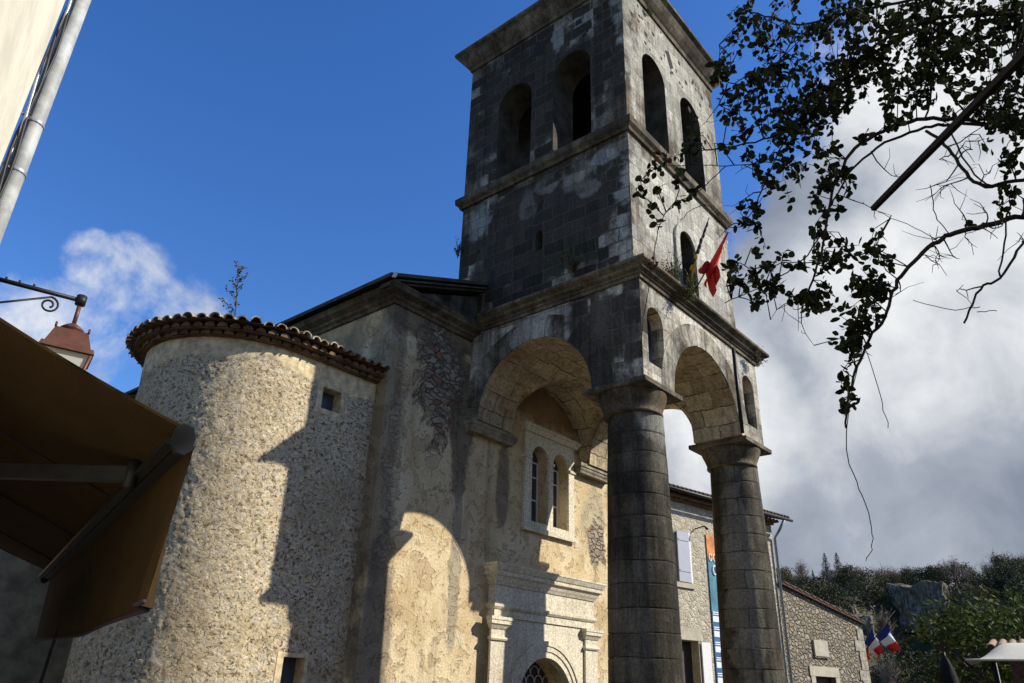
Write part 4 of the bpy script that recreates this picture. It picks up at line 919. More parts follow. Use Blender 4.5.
# ------------------------------------------------------------------ house and annex to the right
HP = Vector((20.5, 10.96, 0)); ha = radians(-11.05); HE = Vector((cos(ha), sin(ha), 0)); HN = Vector((-HE.y, HE.x, 0))
def hp(u_, t, z): p_ = HP+HE*u_+HN*t; return (p_.x, p_.y, z)
hs_ = thing('village_house', 'pale stone village house with grey shutters behind the right column', 'house', hp(1, 3, 0))
p = MB(); p.panel((HP.x, HP.y), (HE.x, HE.y), (HN.x, HN.y), 8.0, [(-3.2, 0), (5.20, 0), (5.20, 7.02), (-3.2, 7.02)], [[(-1.0, 4.66), (-0.02, 4.66), (-0.02, 6.12), (-1.0, 6.12)], [(-0.3, 0.02), (0.78, 0.02), (0.78, 3.06), (-0.3, 3.06)]])
part('wall', p, MAT['house'], hs_)
p = MB()
p.hexa([hp(-3.4, -0.42, 7.20), hp(5.72, -0.42, 7.20), hp(5.72, 4, 8.5), hp(-3.4, 4, 8.5)], [hp(-3.4, -0.42, 7.26), hp(5.72, -0.42, 7.26), hp(5.72, 4, 8.56), hp(-3.4, 4, 8.56)])
p.hexa([hp(-3.4, 8.4, 7.20), hp(5.95, 8.4, 7.20), hp(5.95, 4.01, 8.5), hp(-3.4, 4.01, 8.5)], [hp(-3.4, 8.4, 7.26), hp(5.95, 8.4, 7.26), hp(5.95, 4.01, 8.56), hp(-3.4, 4.01, 8.56)])
for i in range(45): half_tile(p, hp(-3.25+0.2*i, 0, 0), (-HN.x, -HN.y), -0.9, 0.48, 7.27, 0.095, 0.3)
for i in range(42): half_tile(p, hp(-3.15+0.2*i, 0, 0), (-HN.x, -HN.y), -0.1, 0.16, 7.02, 0.095, 0.0, fill=True); half_tile(p, hp(-3.05+0.2*i, 0, 0), (-HN.x, -HN.y), -0.1, 0.30, 7.10, 0.095, 0.0, fill=True)
rf = part('roof', p, MAT['tile'], hs_)
p = MB(); p.tube([hp(-3.4, -0.52, 7.22), hp(5.7, -0.52, 7.20)], 0.05, 8); part('gutter', p, MAT['iron'], hs_)
p = MB(); p.tube([hp(5.24, -0.50, 7.16), hp(5.22, -0.30, 6.85), hp(5.21, -0.09, 6.6), hp(5.21, -0.09, 0)], 0.045, 8); part('downpipe', p, MAT['zinc'], hs_)
def hbox(mb, u0, u1, t0, t1, z0, z1, mi=0): mb.hexa([hp(u0, t0, z0), hp(u1, t0, z0), hp(u1, t1, z0), hp(u0, t1, z0)], [hp(u0, t0, z1), hp(u1, t0, z1), hp(u1, t1, z1), hp(u0, t1, z1)], mi)
for (u0, u1) in ((0.06, 0.60), (-1.62, -1.08)):
    p = MB(); hbox(p, u0, u1, -0.075, -0.03, 4.66, 6.12)
    for zz in (4.95, 5.85): hbox(p, u0+0.03, u1-0.03, -0.088, -0.076, zz, zz+0.06)
    part('shutter', p, MAT['shutter'], hs_)
p = MB(); hbox(p, -1.0, -0.02, 0.14, 0.18, 4.66, 6.12); w_ = part('window', p, MAT['glass'], hs_)
p = MB(); hbox(p, -1.05, 0.80, -0.06, -0.003, 4.50, 4.64); part('sill', p, MAT['dressed'], w_)
p = MB(); hbox(p, 0.63, 0.70, -0.05, -0.003, 4.66, 6.14); part('window_jamb', p, MAT['white'], w_)
p = MB(); hbox(p, -0.3, 0.78, 0.25, 0.31, 0.02, 3.06); dr = part('door', p, MAT['doorwood'], hs_)
p = MB(); hbox(p, -0.42, 0.95, -0.03, -0.003, 3.08, 3.40); hbox(p, 0.78, 0.83, -0.03, -0.003, 0.02, 3.07); part('lintel', p, MAT['dressed'], dr)
p = MB(); hbox(p, 0.86, 1.26, -0.08, -0.04, 0.1, 3.05); part('door_leaf', p, MAT['white'], dr, 'white door leaf standing open')
p = MB(); p.tube([hp(1.0, -0.02, 6.30), hp(1.06, -0.32, 6.36), hp(1.1, -0.42, 6.26)], [0.02, 0.02, 0.05], 7); part('wall_spotlight', p, MAT['iron'], hs_)

bn = thing('banner', 'tall orange and blue banner with white text blocks on the stone house', 'banner', hp(1.95, -0.03, 2.0))
p = MB(); hbox(p, 1.50, 2.36, -0.035, -0.02, 1.9, 3.948, 2); hbox(p, 1.50, 2.36, -0.036, -0.021, 3.95, 5.45, 1); hbox(p, 1.50, 2.36, -0.035, -0.02, 5.452, 6.22, 0)
cl = part('banner_cloth', p, [MAT['orange'], MAT['teal'], MAT['navy']], bn)
p = MB()
for i in range(7):
    p = MB(); z0 = 3.66-0.42*i; hbox(p, 1.53, 1.86, -0.042, -0.038, z0, z0+0.16); 
    for j in range(2): hbox(p, 1.54, 2.25, -0.042, -0.038, z0+0.20+0.055*j, z0+0.23+0.055*j)
    part('text_block', p, MAT['ink'], cl)
for (u0, zc_) in ((1.62, 5.52), (1.82, 5.52), (2.02, 5.52)):
    p = MB(); p.tube([hp(u0+0.07*cos(a), -0.04, zc_+0.10*sin(a)) for a in [2*pi*i/12 for i in range(13)]], 0.020, 5); part('letter', p, MAT['ink'], cl)
p = MB(); p.tube([hp(1.78+0.09*cos(a), -0.042, 5.15+0.13*sin(a)) for a in [2*pi*i/14 for i in range(15)]], 0.034, 5)
part('letter', p, MAT['ink'], cl)

an = thing('stone_annex', 'low rough stone annex with a sloping tile verge and a blank plaque', 'annex', hp(7.8, 2, 0))
p = MB(); p.panel((HP.x, HP.y), (HE.x, HE.y), (HN.x, HN.y), 5.0, [(5.22, 0), (10.36, 0), (10.27, 4.22), (5.22, 5.12)], [[(6.76, 0.02), (8.0, 0.02), (8.0, 2.35), (6.76, 2.35)]])
part('wall', p, MAT['annex'], an)
p = MB(); p.hexa([hp(5.3, -0.12, 5.11), hp(10.42, -0.12, 4.20), hp(10.42, 5.1, 4.20), hp(5.3, 5.1, 5.11)], [hp(5.3, -0.12, 5.19), hp(10.42, -0.12, 4.28), hp(10.42, 5.1, 4.28), hp(5.3, 5.1, 5.19)])
for i in range(13):
    f0, f1 = i/13, (i+0.96)/13; p.tube([hp(5.3+5.12*f0, -0.10, 5.22-0.91*f0), hp(5.3+5.12*f1, -0.10, 5.19-0.91*f1)], [0.035, 0.05], 7)
part('roof', p, plain('annex_tile', (0.075, 0.042, 0.03), 0.9, var=0.4), an)
p = MB(); hbox(p, 6.86, 7.70, -0.07, 0.0, 2.98, 3.48); pq = part('plaque', p, MAT['dressed'], an)
p = MB(); hbox(p, 6.84, 7.72, -0.05, -0.003, 2.92, 2.975); part('plaque_shelf', p, MAT['annex'], pq)
p = MB(); hbox(p, 6.45, 8.25, -0.04, -0.003, 2.36, 2.66); hbox(p, 6.5, 6.755, -0.03, -0.003, 0, 2.355); hbox(p, 8.005, 8.26, -0.03, -0.003, 0, 2.355); part('door_surround', p, MAT['dressed'], an)
p = MB(); hbox(p, 6.76, 8.0, 0.2, 0.26, 0.02, 2.35); part('door', p, plain('brown_door', (0.07, 0.03, 0.02), 0.7), an)
random.seed(8)
p = MB(); z = 0
while z < 4.0:
    h = random.uniform(0.3, 0.5); wq = random.uniform(0.35, 0.7); hbox(p, 10.36-wq-z*0.02, 10.375-z*0.02, -0.03, 0.3, z+0.01, min(4.1, z+h)); z += h
part('quoin', p, plain('worn_quoin', (0.30, 0.265, 0.20), 0.95, var=0.4, scale=5, bump=0.6), an)

# tricolour flags on the far side of the annex
def tricolour(px, py, dist, label, sw_=1.0, ph=0.0):
    tp = at(px, py, dist); b0 = at(858, 660, dist+0.3)
    f = thing('tricolour_flag', label, 'flag', tuple(b0), 'tricolour flags beside the annex')
    p = MB(); p.tube([b0, tp], [0.022, 0.016], 6); p.tube([tp, tp+(tp-b0).normalized()*0.06], [0.03, 0.02], 6); part('flagpole', p, MAT['doorwood'], f)
    d = (tp-b0).normalized(); rr = Rt0; ln_ = (tp-b0).length
    for nm, k0, k1, mt in (('blue_stripe', 0, 1/3, 'blue'), ('white_stripe', 1/3, 2/3, 'whitecloth'), ('red_stripe', 2/3, 1, 'red')):
        p = MB()
        def fn(a, b):
            s_ = k0+(k1-k0)*a
            q0 = tp-d*(0.03+min(0.70, ln_*0.62)*b*(1-0.45*s_))
            return tuple(q0+(rr*0.24*sw_+Vector((0, 0, -1))*(0.98-0.22*b))*s_+(Vector((0.05, 0.12, 0))+rr*0.05)*sin(s_*5+b*6+ph)*(0.3+s_))
        p.grid(6, 10, fn); part(nm, p, MAT[mt], f, recalc=False)
tricolour(888, 621, 32.6, 'tricolour flag flying farthest out from the annex corner', 1.0, 0.0)
tricolour(872, 625, 33.4, 'middle tricolour flag drooping between two others beside the annex', 0.9, 1.0)
tricolour(861, 628, 34.2, 'tricolour flag half hidden by the annex corner', 0.8, 2.0)

# ------------------------------------------------------------------ right corner: shrub, hut, canopy, closed parasol
def crown_mb(mb, c, rx, ry, rz, n, L, Wd, clumps=9, mi=0, nv=4, seed=0, flat=0.0):
    rnd = random.Random(seed); C_ = Vector(c); cl_ = []
    for i in range(clumps):
        a = rnd.uniform(0, 2*pi); e_ = rnd.uniform(-0.6, 1.0); q_ = sqrt(max(0, 1-e_*e_*0.8))*rnd.uniform(0.35, 0.8)
        cl_.append((Vector((cos(a)*q_*rx, sin(a)*q_*ry, e_*rz*0.7)), rnd.uniform(0.28, 0.5)))
    for i in range(n):
        o_, sr_ = rnd.choice(cl_); d = Vector((rnd.gauss(0, 1), rnd.gauss(0, 1), rnd.gauss(0, 1))).normalized()*rnd.random()**0.45*sr_
        p_ = C_+o_+Vector((d.x*rx, d.y*ry, d.z*rz))
        mb.leaf(p_, Vector((rnd.gauss(0, 1), rnd.gauss(0, 1), rnd.gauss(0, 0.7))), Vector((rnd.gauss(0, 1), rnd.gauss(0, 1), rnd.gauss(0.5, 1))), L*rnd.uniform(0.6, 1.3), Wd*rnd.uniform(0.7, 1.2), mi, nv)
def tree_parts(t, base, h, rx, rz, n, L, mat, seed, trunk_r=0.12, clumps=12):
    b = Vector(base); S = MB(); rnd = random.Random(seed)
    S.tube([b-Vector((0, 0, 0.4)), b+Vector((0.05, 0, h*0.3)), b+Vector((0, 0.06, h*0.75))], [trunk_r, trunk_r*0.8, trunk_r*0.3], 7)
    for i in range(6):
        a = rnd.uniform(0, 2*pi); z0 = h*rnd.uniform(0.25, 0.6); S.tube([b+Vector((0, 0, z0)), b+Vector((cos(a)*rx*0.4, sin(a)*rx*0.4, z0+h*0.15)), b+Vector((cos(a)*rx*0.75, sin(a)*rx*0.75, z0+h*0.25))], [trunk_r*0.5, trunk_r*0.3, trunk_r*0.1], 5)
    part('trunk', S, MAT['trunk'], t)
    K = MB(); crown_mb(K, b+Vector((0, 0, h-rz)), rx, rx, rz, n, L, L*0.5, clumps, seed=seed); part('crown', K, mat, t, recalc=False)
sb = at(985, 683, 23); sb.z = 0
t = thing('garden_tree', 'bushy evergreen garden tree with glossy leaves behind the tiled hut', 'tree', tuple(sb)); tree_parts(t, sb, 4.25, 1.75, 1.75, 3000, 0.17, MAT['shrub'], 31, 0.12, 26)
sb = at(1040, 683, 25); sb.z = 0
t = thing('garden_tree', 'taller leafy garden tree at the right edge of the view', 'tree', tuple(sb)); tree_parts(t, sb, 4.7, 1.7, 1.9, 2200, 0.17, MAT['shrub'], 33, 0.12, 20)
sb = at(935, 683, 25); sb.z = 0
t = thing('garden_shrub', 'low loose shrub left of the bushy garden tree', 'shrub', tuple(sb)); tree_parts(t, sb, 2.3, 1.3, 1.0, 900, 0.16, MAT['shrub'], 35, 0.07, 12)

hb = at(1019, 640, 19); hy = Vector((hb.x, hb.y, 0)).normalized(); hx = Vector((hy.y, -hy.x, 0))
def loc3(o, a, b, z): p_ = Vector((o.x, o.y, 0))+hx*a+hy*b; return Vector((p_.x, p_.y, z))
hu = thing('tiled_hut', 'small brown hut with clay tile roof at the right edge', 'hut', (hb.x, hb.y, 0))
p = MB(); p.hexa([loc3(hb, -0.25, 0, 0), loc3(hb, 3, 0, 0), loc3(hb, 3, 2.5, 0), loc3(hb, -0.25, 2.5, 0)], [loc3(hb, -0.25, 0, 2.55), loc3(hb, 3, 0, 2.55), loc3(hb, 3, 2.5, 2.85), loc3(hb, -0.25, 2.5, 2.85)]); part('wall', p, plain('brown_boards', (0.10, 0.06, 0.04), 0.9, var=0.4), hu)
p = MB(); p.hexa([loc3(hb, -0.55, -0.4, 2.62), loc3(hb, 3.3, -0.4, 2.62), loc3(hb, 3.3, 2.8, 2.92), loc3(hb, -0.55, 2.8, 2.92)], [loc3(hb, -0.55, -0.4, 2.70), loc3(hb, 3.3, -0.4, 2.70), loc3(hb, 3.3, 2.8, 3.0), loc3(hb, -0.55, 2.8, 3.0)])
rr_ = part('roof', p, MAT['slab'], hu)
p = MB()
for i in range(21):
    q_ = loc3(hb, -0.5+0.185*i, 0, 0); half_tile(p, (q_.x, q_.y), (-hy.x, -hy.y), -2.6, 0.45+random.uniform(-0.03, 0.03), 2.66, 0.085, 0.10)
part('roof_tiles', p, plain('sunlit_tile', (0.30, 0.20, 0.125), 0.9, var=0.4, scale=8), rr_)  # paler than the clay tile, sunlight on the tops is in its colour
cb = at(1000, 660, 15.5)
cn = thing('market_canopy', 'cream canvas canopy on thin posts in front of the tiled hut', 'canopy', (cb.x, cb.y, 0))
ze = at(1000, 662, 15.5).z
def cano(a, b):
    x_ = -0.46+3.0*a; rise = 0.34*sin(min(1, b*1.0)*pi/2)*(sm((x_+0.46)/0.6)); return loc3(cb, x_+0.0, -0.7+1.6*b, ze+rise-0.012*sin(a*30)*0)
p = MB(); p.grid(24, 10, lambda a, b: tuple(cano(a, b))); p.grid(24, 10, lambda a, b: tuple(cano(a, b)-Vector((0, 0, 0.02)))); p.tube([cano(i/20, 0) for i in range(21)], 0.016, 6)
part('canvas', p, MAT['canvas'], cn, recalc=False)
for (a, b) in ((-0.1, -0.6), (2.4, -0.6), (2.4, 0.8), (-0.1, 0.8)):
    p = MB(); p.tube([loc3(cb, a, b, 0), loc3(cb, a, b, ze+0.02)], 0.025, 8); part('post', p, MAT['iron'], cn)
pb = at(945, 660, 17)
ps = thing('closed_parasol', 'furled black parasol standing left of the cream canopy', 'parasol', (pb.x, pb.y, 0))
p = MB(); p.tube([(pb.x, pb.y, 0), (pb.x, pb.y, 2.5)], 0.025, 8); part('pole', p, MAT['iron'], ps)
zt_ = at(944, 655, 17).z
p = MB(); n = 20; prof = [(0.02, zt_), (0.07, zt_-0.1), (0.13, zt_-0.35), (0.17, zt_-0.8), (0.20, zt_-1.25), (0.16, zt_-1.4)]
vs_ = []
for r_, z_ in prof:
    for j in range(n): a = 2*pi*j/n; q_ = r_*(1+0.22*(1 if j % 2 else -1)*min(1, r_*6)); vs_.append((pb.x+q_*cos(a), pb.y+q_*sin(a), z_))
p.add(vs_, [(i*n+j, i*n+(j+1) % n, (i+1)*n+(j+1) % n, (i+1)*n+j) for i in range(len(prof)-1) for j in range(n)], None, 0, True); part('canopy', p, MAT['darkcanvas'], ps)
p = MB(); p.lathe([(0.28, 0.0), (0.28, 0.07), (0.05, 0.12)], (pb.x, pb.y, 0), 18); part('foot', p, MAT['iron'], ps)

# ------------------------------------------------------------------ wooded hillside
def rock(name, label, px0, px1, pyt, pyb, dist, seed, depth=9):
    a0, a1 = at(px0, pyb, dist), at(px1, pyb, dist); ztop = at((px0+px1)/2, pyt, dist).z; zb_ = min(a0.z, a1.z)-4
    ax = Vector((a1.x-a0.x, a1.y-a0.y, 0)); bx = Vector((-ax.y, ax.x, 0)).normalized(); bx = -bx if bx.dot(Vector((a0.x, a0.y, 0))) < 0 else bx
    mid = (a0+a1)/2; mb = MB(); W_ = ax.length/2; axn = ax.normalized()
    def f(a, b):
        th = pi*(a*2-0.5); x_ = cos(th+pi)*W_; sgn = 1
        cs, sn = cos(2*pi*a), sin(2*pi*a)
        sup = lambda q_: math.copysign(abs(q_)**0.45, q_)
        base = Vector((mid.x, mid.y, 0))+axn*sup(cs)*W_+bx*(sup(sn)*depth/2+depth/2)
        z_ = zb_+(ztop-zb_)*min(1, b*1.12); k_ = 1.0 if b < 0.9 else (1-b)/0.1
        ctr = Vector((mid.x, mid.y, 0))+bx*depth/2
        q_ = ctr+(base-ctr)*k_
        n_ = mnoise.fractal(Vector((q_.x*0.22, q_.y*0.22, z_*0.12+seed)), 0.9, 2.0, 5)
        st = mnoise.noise(Vector((q_.x*0.9, q_.y*0.9, seed)))
        d = (base-ctr).normalized()*(n_*1.6+st*0.7)*k_
        return (q_.x+d.x, q_.y+d.y, z_+(n_*1.8 if b > 0.7 else 0))
    mb.grid(72, 36, f, smooth=False)
    single(name, mb, MAT['rock'], (mid.x, mid.y, 0), label, 'cliff', recalc=True)
rock('limestone_cliff', 'broad grey limestone cliff standing in the wooded hillside', 896, 950, 583, 612, 190, 2.0)
rock('limestone_outcrop', 'small pointed limestone outcrop on the slope above the stone annex', 850, 862, 600, 640, 168, 5.0, 4)
rock('limestone_outcrop', 'pale rock slab low on the slope right of the pointed outcrop', 862, 874, 618, 650, 160, 8.0, 4)

def hill_tree(kind, seed):
    """one of each kind: (crown, trunk) builders at the origin; a crown about 6 m tall"""
    t = bpy.data.objects.new({'a': 'evergreen_tree', 'b': 'olive_tree', 'c': 'conifer', 'd': 'bare_tree'}[kind], None); COL.objects.link(t); BASE[t] = (0, 0, 0)
    S = MB(); K = MB(); rnd = random.Random(seed)
    S.tube([(0, 0, -1), (0.1, 0, 2), (0, 0.1, 4.6)], [0.22, 0.17, 0.06], 6)
    if kind in 'ab':
        crown_mb(K, (0, 0, 3.4), 3.0, 3.0, 2.9, 1900, 0.34, 0.2, 22, seed=seed)
        for i in range(5): a = rnd.uniform(0, 6.28); S.tube([(0, 0, 2), (cos(a)*1.6, sin(a)*1.6, 4)], [0.1, 0.04], 5)
    elif kind == 'c':
        S.tube([(0, 0, 3), (0, 0, 8.2)], [0.16, 0.03], 6)
        for i in range(2600):
            z_ = 1.2+7.4*rnd.random()**0.9; layer = 0.75+0.25*sin(z_*5); rr__ = (1-(z_-1.2)/7.6)*2.5*layer*rnd.random()**0.5; a = rnd.uniform(0, 6.28)
            K.leaf(Vector((cos(a)*rr__, sin(a)*rr__, z_)), Vector((cos(a), sin(a), -0.25)), Vector((0, 0, 1)), 0.14+0.55*(1-(z_-1.2)/7.6), 0.08+0.18*(1-(z_-1.2)/7.6), n=4)
    else:
        for i in range(60):
            a = rnd.uniform(0, 6.28); el = rnd.uniform(0.5, 1.4); z0 = rnd.uniform(1.8, 4.5); ln_ = rnd.uniform(1.5, 3.2)
            q0 = Vector((0, 0, z0)); q1 = q0+Vector((cos(a)*cos(el), sin(a)*cos(el), sin(el)))*ln_; S.tube([q0, (q0+q1)/2+Vector((0, 0, -0.1)), q1], [0.06, 0.04, 0.02], 4)
            for j in range(9):
                f = rnd.uniform(0.35, 1.0); q_ = q0*(1-f)+q1*f; K.leaf(q_, Vector((rnd.gauss(0, 1), rnd.gauss(0, 1), rnd.uniform(0.2, 1.8))), Vector((rnd.gauss(0, 1), rnd.gauss(0, 1), 0)), rnd.uniform(0.7, 1.4), 0.05, n=4)
    part('trunk', S, MAT['trunk'] if kind != 'd' else MAT['tree_d'], t); part('crown', K, MAT['tree_'+kind], t, recalc=False)
    return t
protos = {'a': [hill_tree('a', s_) for s_ in (1, 2, 3)], 'b': [hill_tree('b', s_) for s_ in (4, 5, 6)], 'c': [hill_tree('c', 7), hill_tree('c', 8)], 'd': [hill_tree('d', s_) for s_ in (9, 10)]}
LBL = {'a': 'dark green round-crowned evergreen tree on the far hillside', 'b': 'olive green round-crowned tree on the far hillside', 'c': 'dark pointed conifer on the ridge of the far hill', 'd': 'bare brown leafless tree on the far hillside'}
GRP = {'a': 'evergreen trees on the far hillside', 'b': 'olive green trees on the far hillside', 'c': 'conifers on the ridge', 'd': 'bare trees on the far hillside'}
CATS = {'a': 'tree', 'b': 'tree', 'c': 'conifer', 'd': 'bare tree'}
used = set()
def place(kind, x, y, s_, rz, label=None):
    i = random.randrange(len(protos[kind])); src = protos[kind][i]
    if (kind, i) not in used: used.add((kind, i)); o = src
    else:
        o = src.copy(); COL.objects.link(o)
        for ch in src.children:
            c_ = ch.copy(); COL.objects.link(c_); c_.parent = o
    o.location = (x, y, hill_h(x, y)-0.3); o.rotation_euler = (0, 0, rz); o.scale = (s_, s_, s_)
    o['label'] = label or LBL[kind]; o['category'] = CATS[kind]; o['group'] = GRP[kind]
random.seed(77)
def polar(azd, r_): a = radians(azd); return r_*cos(a), r_*sin(a)
def az_of(px, py): d = ray(px, py); return math.degrees(atan2(d.y, d.x))
def in_rock(azd, r_):
    return (az_of(950, 590)-0.3 < azd < az_of(896, 590)+0.2 and 150 < r_ < 200) or (az_of(876, 620) < azd < az_of(848, 620) and 125 < r_ < 172)
cnt = 0
for i in range(400):
    azd = random.uniform(3.0, 24.0); r_ = 118+118*random.random()**0.8
    if in_rock(azd, r_): continue
    x, y = polar(azd, r_); k_ = random.choices('abd', (0.5, 0.36, 0.14))[0]
    if azd < 15 and r_ > 200: k_ = random.choices('abd', (0.3, 0.25, 0.45))[0]
    place(k_, x, y, random.uniform(0.7, 1.25), random.uniform(0, 6.28)); cnt += 1
    if cnt >= 215: break
for (px, r_, s_, lab) in ((825, 226, 1.0, 'left of the two dark conifers side by side on the hill ridge'), (837, 228, 1.05, 'right of the two dark conifers side by side on the hill ridge'), (811, 224, 0.62, 'small dark conifer on the ridge left of the taller pair')):
    x, y = polar(az_of(px, 560), r_); place('c', x, y, s_*1.5, random.uniform(0, 6), lab)
for px in (800, 878, 886, 890, 905, 940, 965, 985, 1008, 1015, 930): x, y = polar(az_of(px, 560), random.uniform(205, 228)); place('d', x, y, random.uniform(0.9, 1.3), random.uniform(0, 6))
for lst in protos.values():
    for o in lst:
        if o.get('label') is None:
            for ch in list(o.children): bpy.data.objects.remove(ch)
            bpy.data.objects.remove(o)
# scrub between the trees: too thick to count
K = MB(); rnd = random.Random(5)
for i in range(20000):
    azd = rnd.uniform(1.5, 25); r_ = 112+125*rnd.random(); 
    if in_rock(azd, r_): continue
    x, y = polar(azd, r_); z_ = hill_h(x, y)+rnd.uniform(-0.2, 1.5)
    K.leaf(Vector((x, y, z_)), Vector((rnd.gauss(0, 1), rnd.gauss(0, 1), rnd.uniform(0, 1))), Vector((rnd.gauss(0, 1), rnd.gauss(0, 1), rnd.gauss(0, 1))), rnd.uniform(0.5, 1.0), 0.35, rnd.choice((0, 0, 1, 2)), 4)
single('hillside_scrub', K, [MAT['tree_a'], MAT['tree_b'], MAT['tree_d']], (0, 0, 0), 'dense dark scrub covering the far hillside', 'scrub', kind='stuff', recalc=False)

# ------------------------------------------------------------------ foreground tree reaching in from the right
random.seed(41)
base = at(1100, 683, 5.6); base.z = 0; base = Vector((6.1, -1.6, 0))
ft = thing('overhanging_tree', 'dark leafy tree with trailing branches reaching in from the upper right', 'tree', tuple(base))
S = MB(); L = MB(); R2 = MB()
trunk_top = base+Vector((-0.2, 0.4, 3.0))
S.tube([base, base+Vector((0.1, 0.1, 1.5)), trunk_top, trunk_top+Vector((0, 0.1, 1.2))], [0.16, 0.13, 0.11, 0.08], 10)
part('trunk', S, MAT['bark'], ft)
S = MB(); BR = []
def branch(pts, r0, r1, start=None, dist=None):
    P = [at(*p) for p in pts]
    if start is not None: P = [Vector(start)]+P
    # smooth the run of points
    Q = []
    for i in range(len(P)-1):
        p0, p1, p2, p3 = P[max(i-1, 0)], P[i], P[i+1], P[min(i+2, len(P)-1)]
        for k_ in range(5):
            t = k_/5; Q.append(0.5*((2*p1)+(p2-p0)*t+(2*p0-5*p1+4*p2-p3)*t*t+(3*p1-p0-3*p2+p3)*t**3)+Vector([random.gauss(0, 0.004) for _ in range(3)]))
    r0 *= 0.62; Q.append(P[-1]); n = len(Q); rad_ = [r0+(r1-r0)*i/(n-1) for i in range(n)]
    S.tube(Q, rad_, 6); BR.append(Q); return Q
T1 = trunk_top; T2 = trunk_top+Vector((0, 0.1, 1.0))
branch([(1060, 212, 5.0), (1024, 216, 4.8), (985, 225, 4.6), (950, 235, 4.5), (938, 241, 4.45), (913, 262, 4.4), (895, 287, 4.35), (884, 318, 4.3), (866, 345, 4.3), (852, 385, 4.25), (846, 428, 4.25)], 0.030, 0.006, T1)
branch([(846, 428, 4.25), (849, 465, 4.22), (866, 505, 4.2), (873, 540, 4.2), (866, 561, 4.2)], 0.005, 0.002)
branch([(1080, 130, 5.2), (1030, 132, 5.0), (970, 121, 4.8), (925, 119, 4.6), (890, 129, 4.5), (855, 148, 4.4), (838, 180, 4.4), (828, 215, 4.35), (820, 258, 4.3), (808, 292, 4.3)], 0.030, 0.006, T2)
branch([(1024, 128, 5.1), (960, 124, 4.9), (925, 128, 4.75), (885, 143, 4.6), (850, 172, 4.5), (832, 205, 4.4)], 0.022, 0.005)
branch([(1090, 20, 5.4), (1010, 14, 5.0), (940, 18, 4.7), (900, 30, 4.5), (862, 57, 4.4), (825, 98, 4.3), (790, 125, 4.2), (755, 142, 4.2), (705, 150, 4.1)], 0.028, 0.005, T2)
branch([(872, 50, 4.45), (835, 85, 4.5), (806, 112, 4.45), (780, 150, 4.4), (762, 190, 4.35), (752, 222, 4.3)], 0.013, 0.004)
branch([(1000, -15, 5.0), (900, 2, 4.7), (850, 12, 4.6), (800, 25, 4.5), (765, 15, 4.45), (738, 8, 4.4)], 0.020, 0.005)
branch([(800, 25, 4.5), (780, 60, 4.4), (745, 85, 4.3), (722, 75, 4.2), (719, 45, 4.2)], 0.008, 0.003)
branch([(1070, 190, 5.0), (1024, 180, 4.9), (985, 186, 4.7), (962, 168, 4.65), (945, 145, 4.6), (926, 131, 4.6)], 0.022, 0.010, T1)
branch([(1050, 225, 4.8), (1024, 243, 4.6), (1000, 279, 4.5), (981, 288, 4.45), (964, 323, 4.4)], 0.014, 0.006)
branch([(979, 306, 4.42), (950, 310, 4.4), (913, 300, 4.35)], 0.004, 0.002); branch([(977, 312, 4.42), (997, 311, 4.4)], 0.004, 0.002)
branch([(1010, 200, 4.7), (1004, 235, 4.6), (1000, 276, 4.5)], 0.008, 0.005)
branch([(828, 225, 4.35), (800, 262, 4.25), (765, 285, 4.2), (725, 303, 4.1)], 0.007, 0.003)
branch([(825, 265, 4.35), (790, 262, 4.25), (755, 268, 4.2), (735, 262, 4.15)], 0.006, 0.003)
branch([(846, 428, 4.25), (862, 350, 4.3), (880, 395, 4.25), (888, 428, 4.2)], 0.004, 0.002)
branch([(765, 162, 4.2), (725, 166, 4.0), (690, 165, 3.95), (655, 168, 3.9)], 0.006, 0.002)
branch([(725, 166, 4.0), (700, 190, 3.95), (675, 205, 3.9), (660, 225, 3.9), (653, 262, 3.85), (645, 310, 3.85), (640, 352, 3.85)], 0.005, 0.002)
branch([(755, 222, 4.3), (730, 227, 4.1), (705, 205, 4.0), (680, 220, 3.95)], 0.005, 0.002)
branch([(950, 130, 4.6), (975, 175, 4.6), (993, 186, 4.7)], 0.009, 0.006)
branch([(925, 120, 4.6), (935, 60, 4.7), (930, 20, 4.75)], 0.010, 0.006); branch([(970, 121, 4.8), (945, 85, 4.7), (933, 55, 4.7)], 0.010, 0.005)
branch([(938, 241, 4.45), (915, 228, 4.4), (878, 212, 4.4)], 0.004, 0.002)
branch([(950, 235, 4.5), (935, 215, 4.5), (930, 185, 4.5)], 0.005, 0.003)
for (x_, y_) in ((1005, 110), (990, 70), (1015, 90), (975, 95), (1012, 60), (1000, 215), (1015, 240), (925, 200), (905, 175), (930, 235), (890, 215), (700, 128), (742, 205), (735, 175), (718, 240), (770, 320), (800, 330), (888, 300), (812, 345), (940, 185), (915, 190), (960, 260), (945, 275), (975, 255), (990, 240), (935, 265), (952, 200), (968, 150), (985, 140), (1000, 160), (940, 160), (1010, 185), (975, 205), (955, 290)):
    q0 = min((q for B_ in BR[:10] for q in B_), key=lambda q_: (q_-at(x_, y_, 4.55)).length); e_ = at(x_, y_, 4.5)
    m_ = (q0+e_)/2+Vector([random.gauss(0, 0.05) for _ in range(3)])
    Z_ = [q0*(1-t)**2+m_*2*t*(1-t)+e_*t*t+Vector([random.gauss(0, 0.006) for _ in range(3)]) for t in (0, .2, .4, .6, .8, 1)]; S.tube(Z_, [0.005, 0.0042, 0.0034, 0.0027, 0.002, 0.0014], 5); BR.append(Z_)
    for t in (2, 3, 4):
        e2 = Z_[t]+Vector([random.gauss(0, 0.07) for _ in range(3)]); S.tube([Z_[t], (Z_[t]+e2)/2+Vector([random.gauss(0, 0.01) for _ in range(3)]), e2], [0.0025, 0.002, 0.0012], 4)
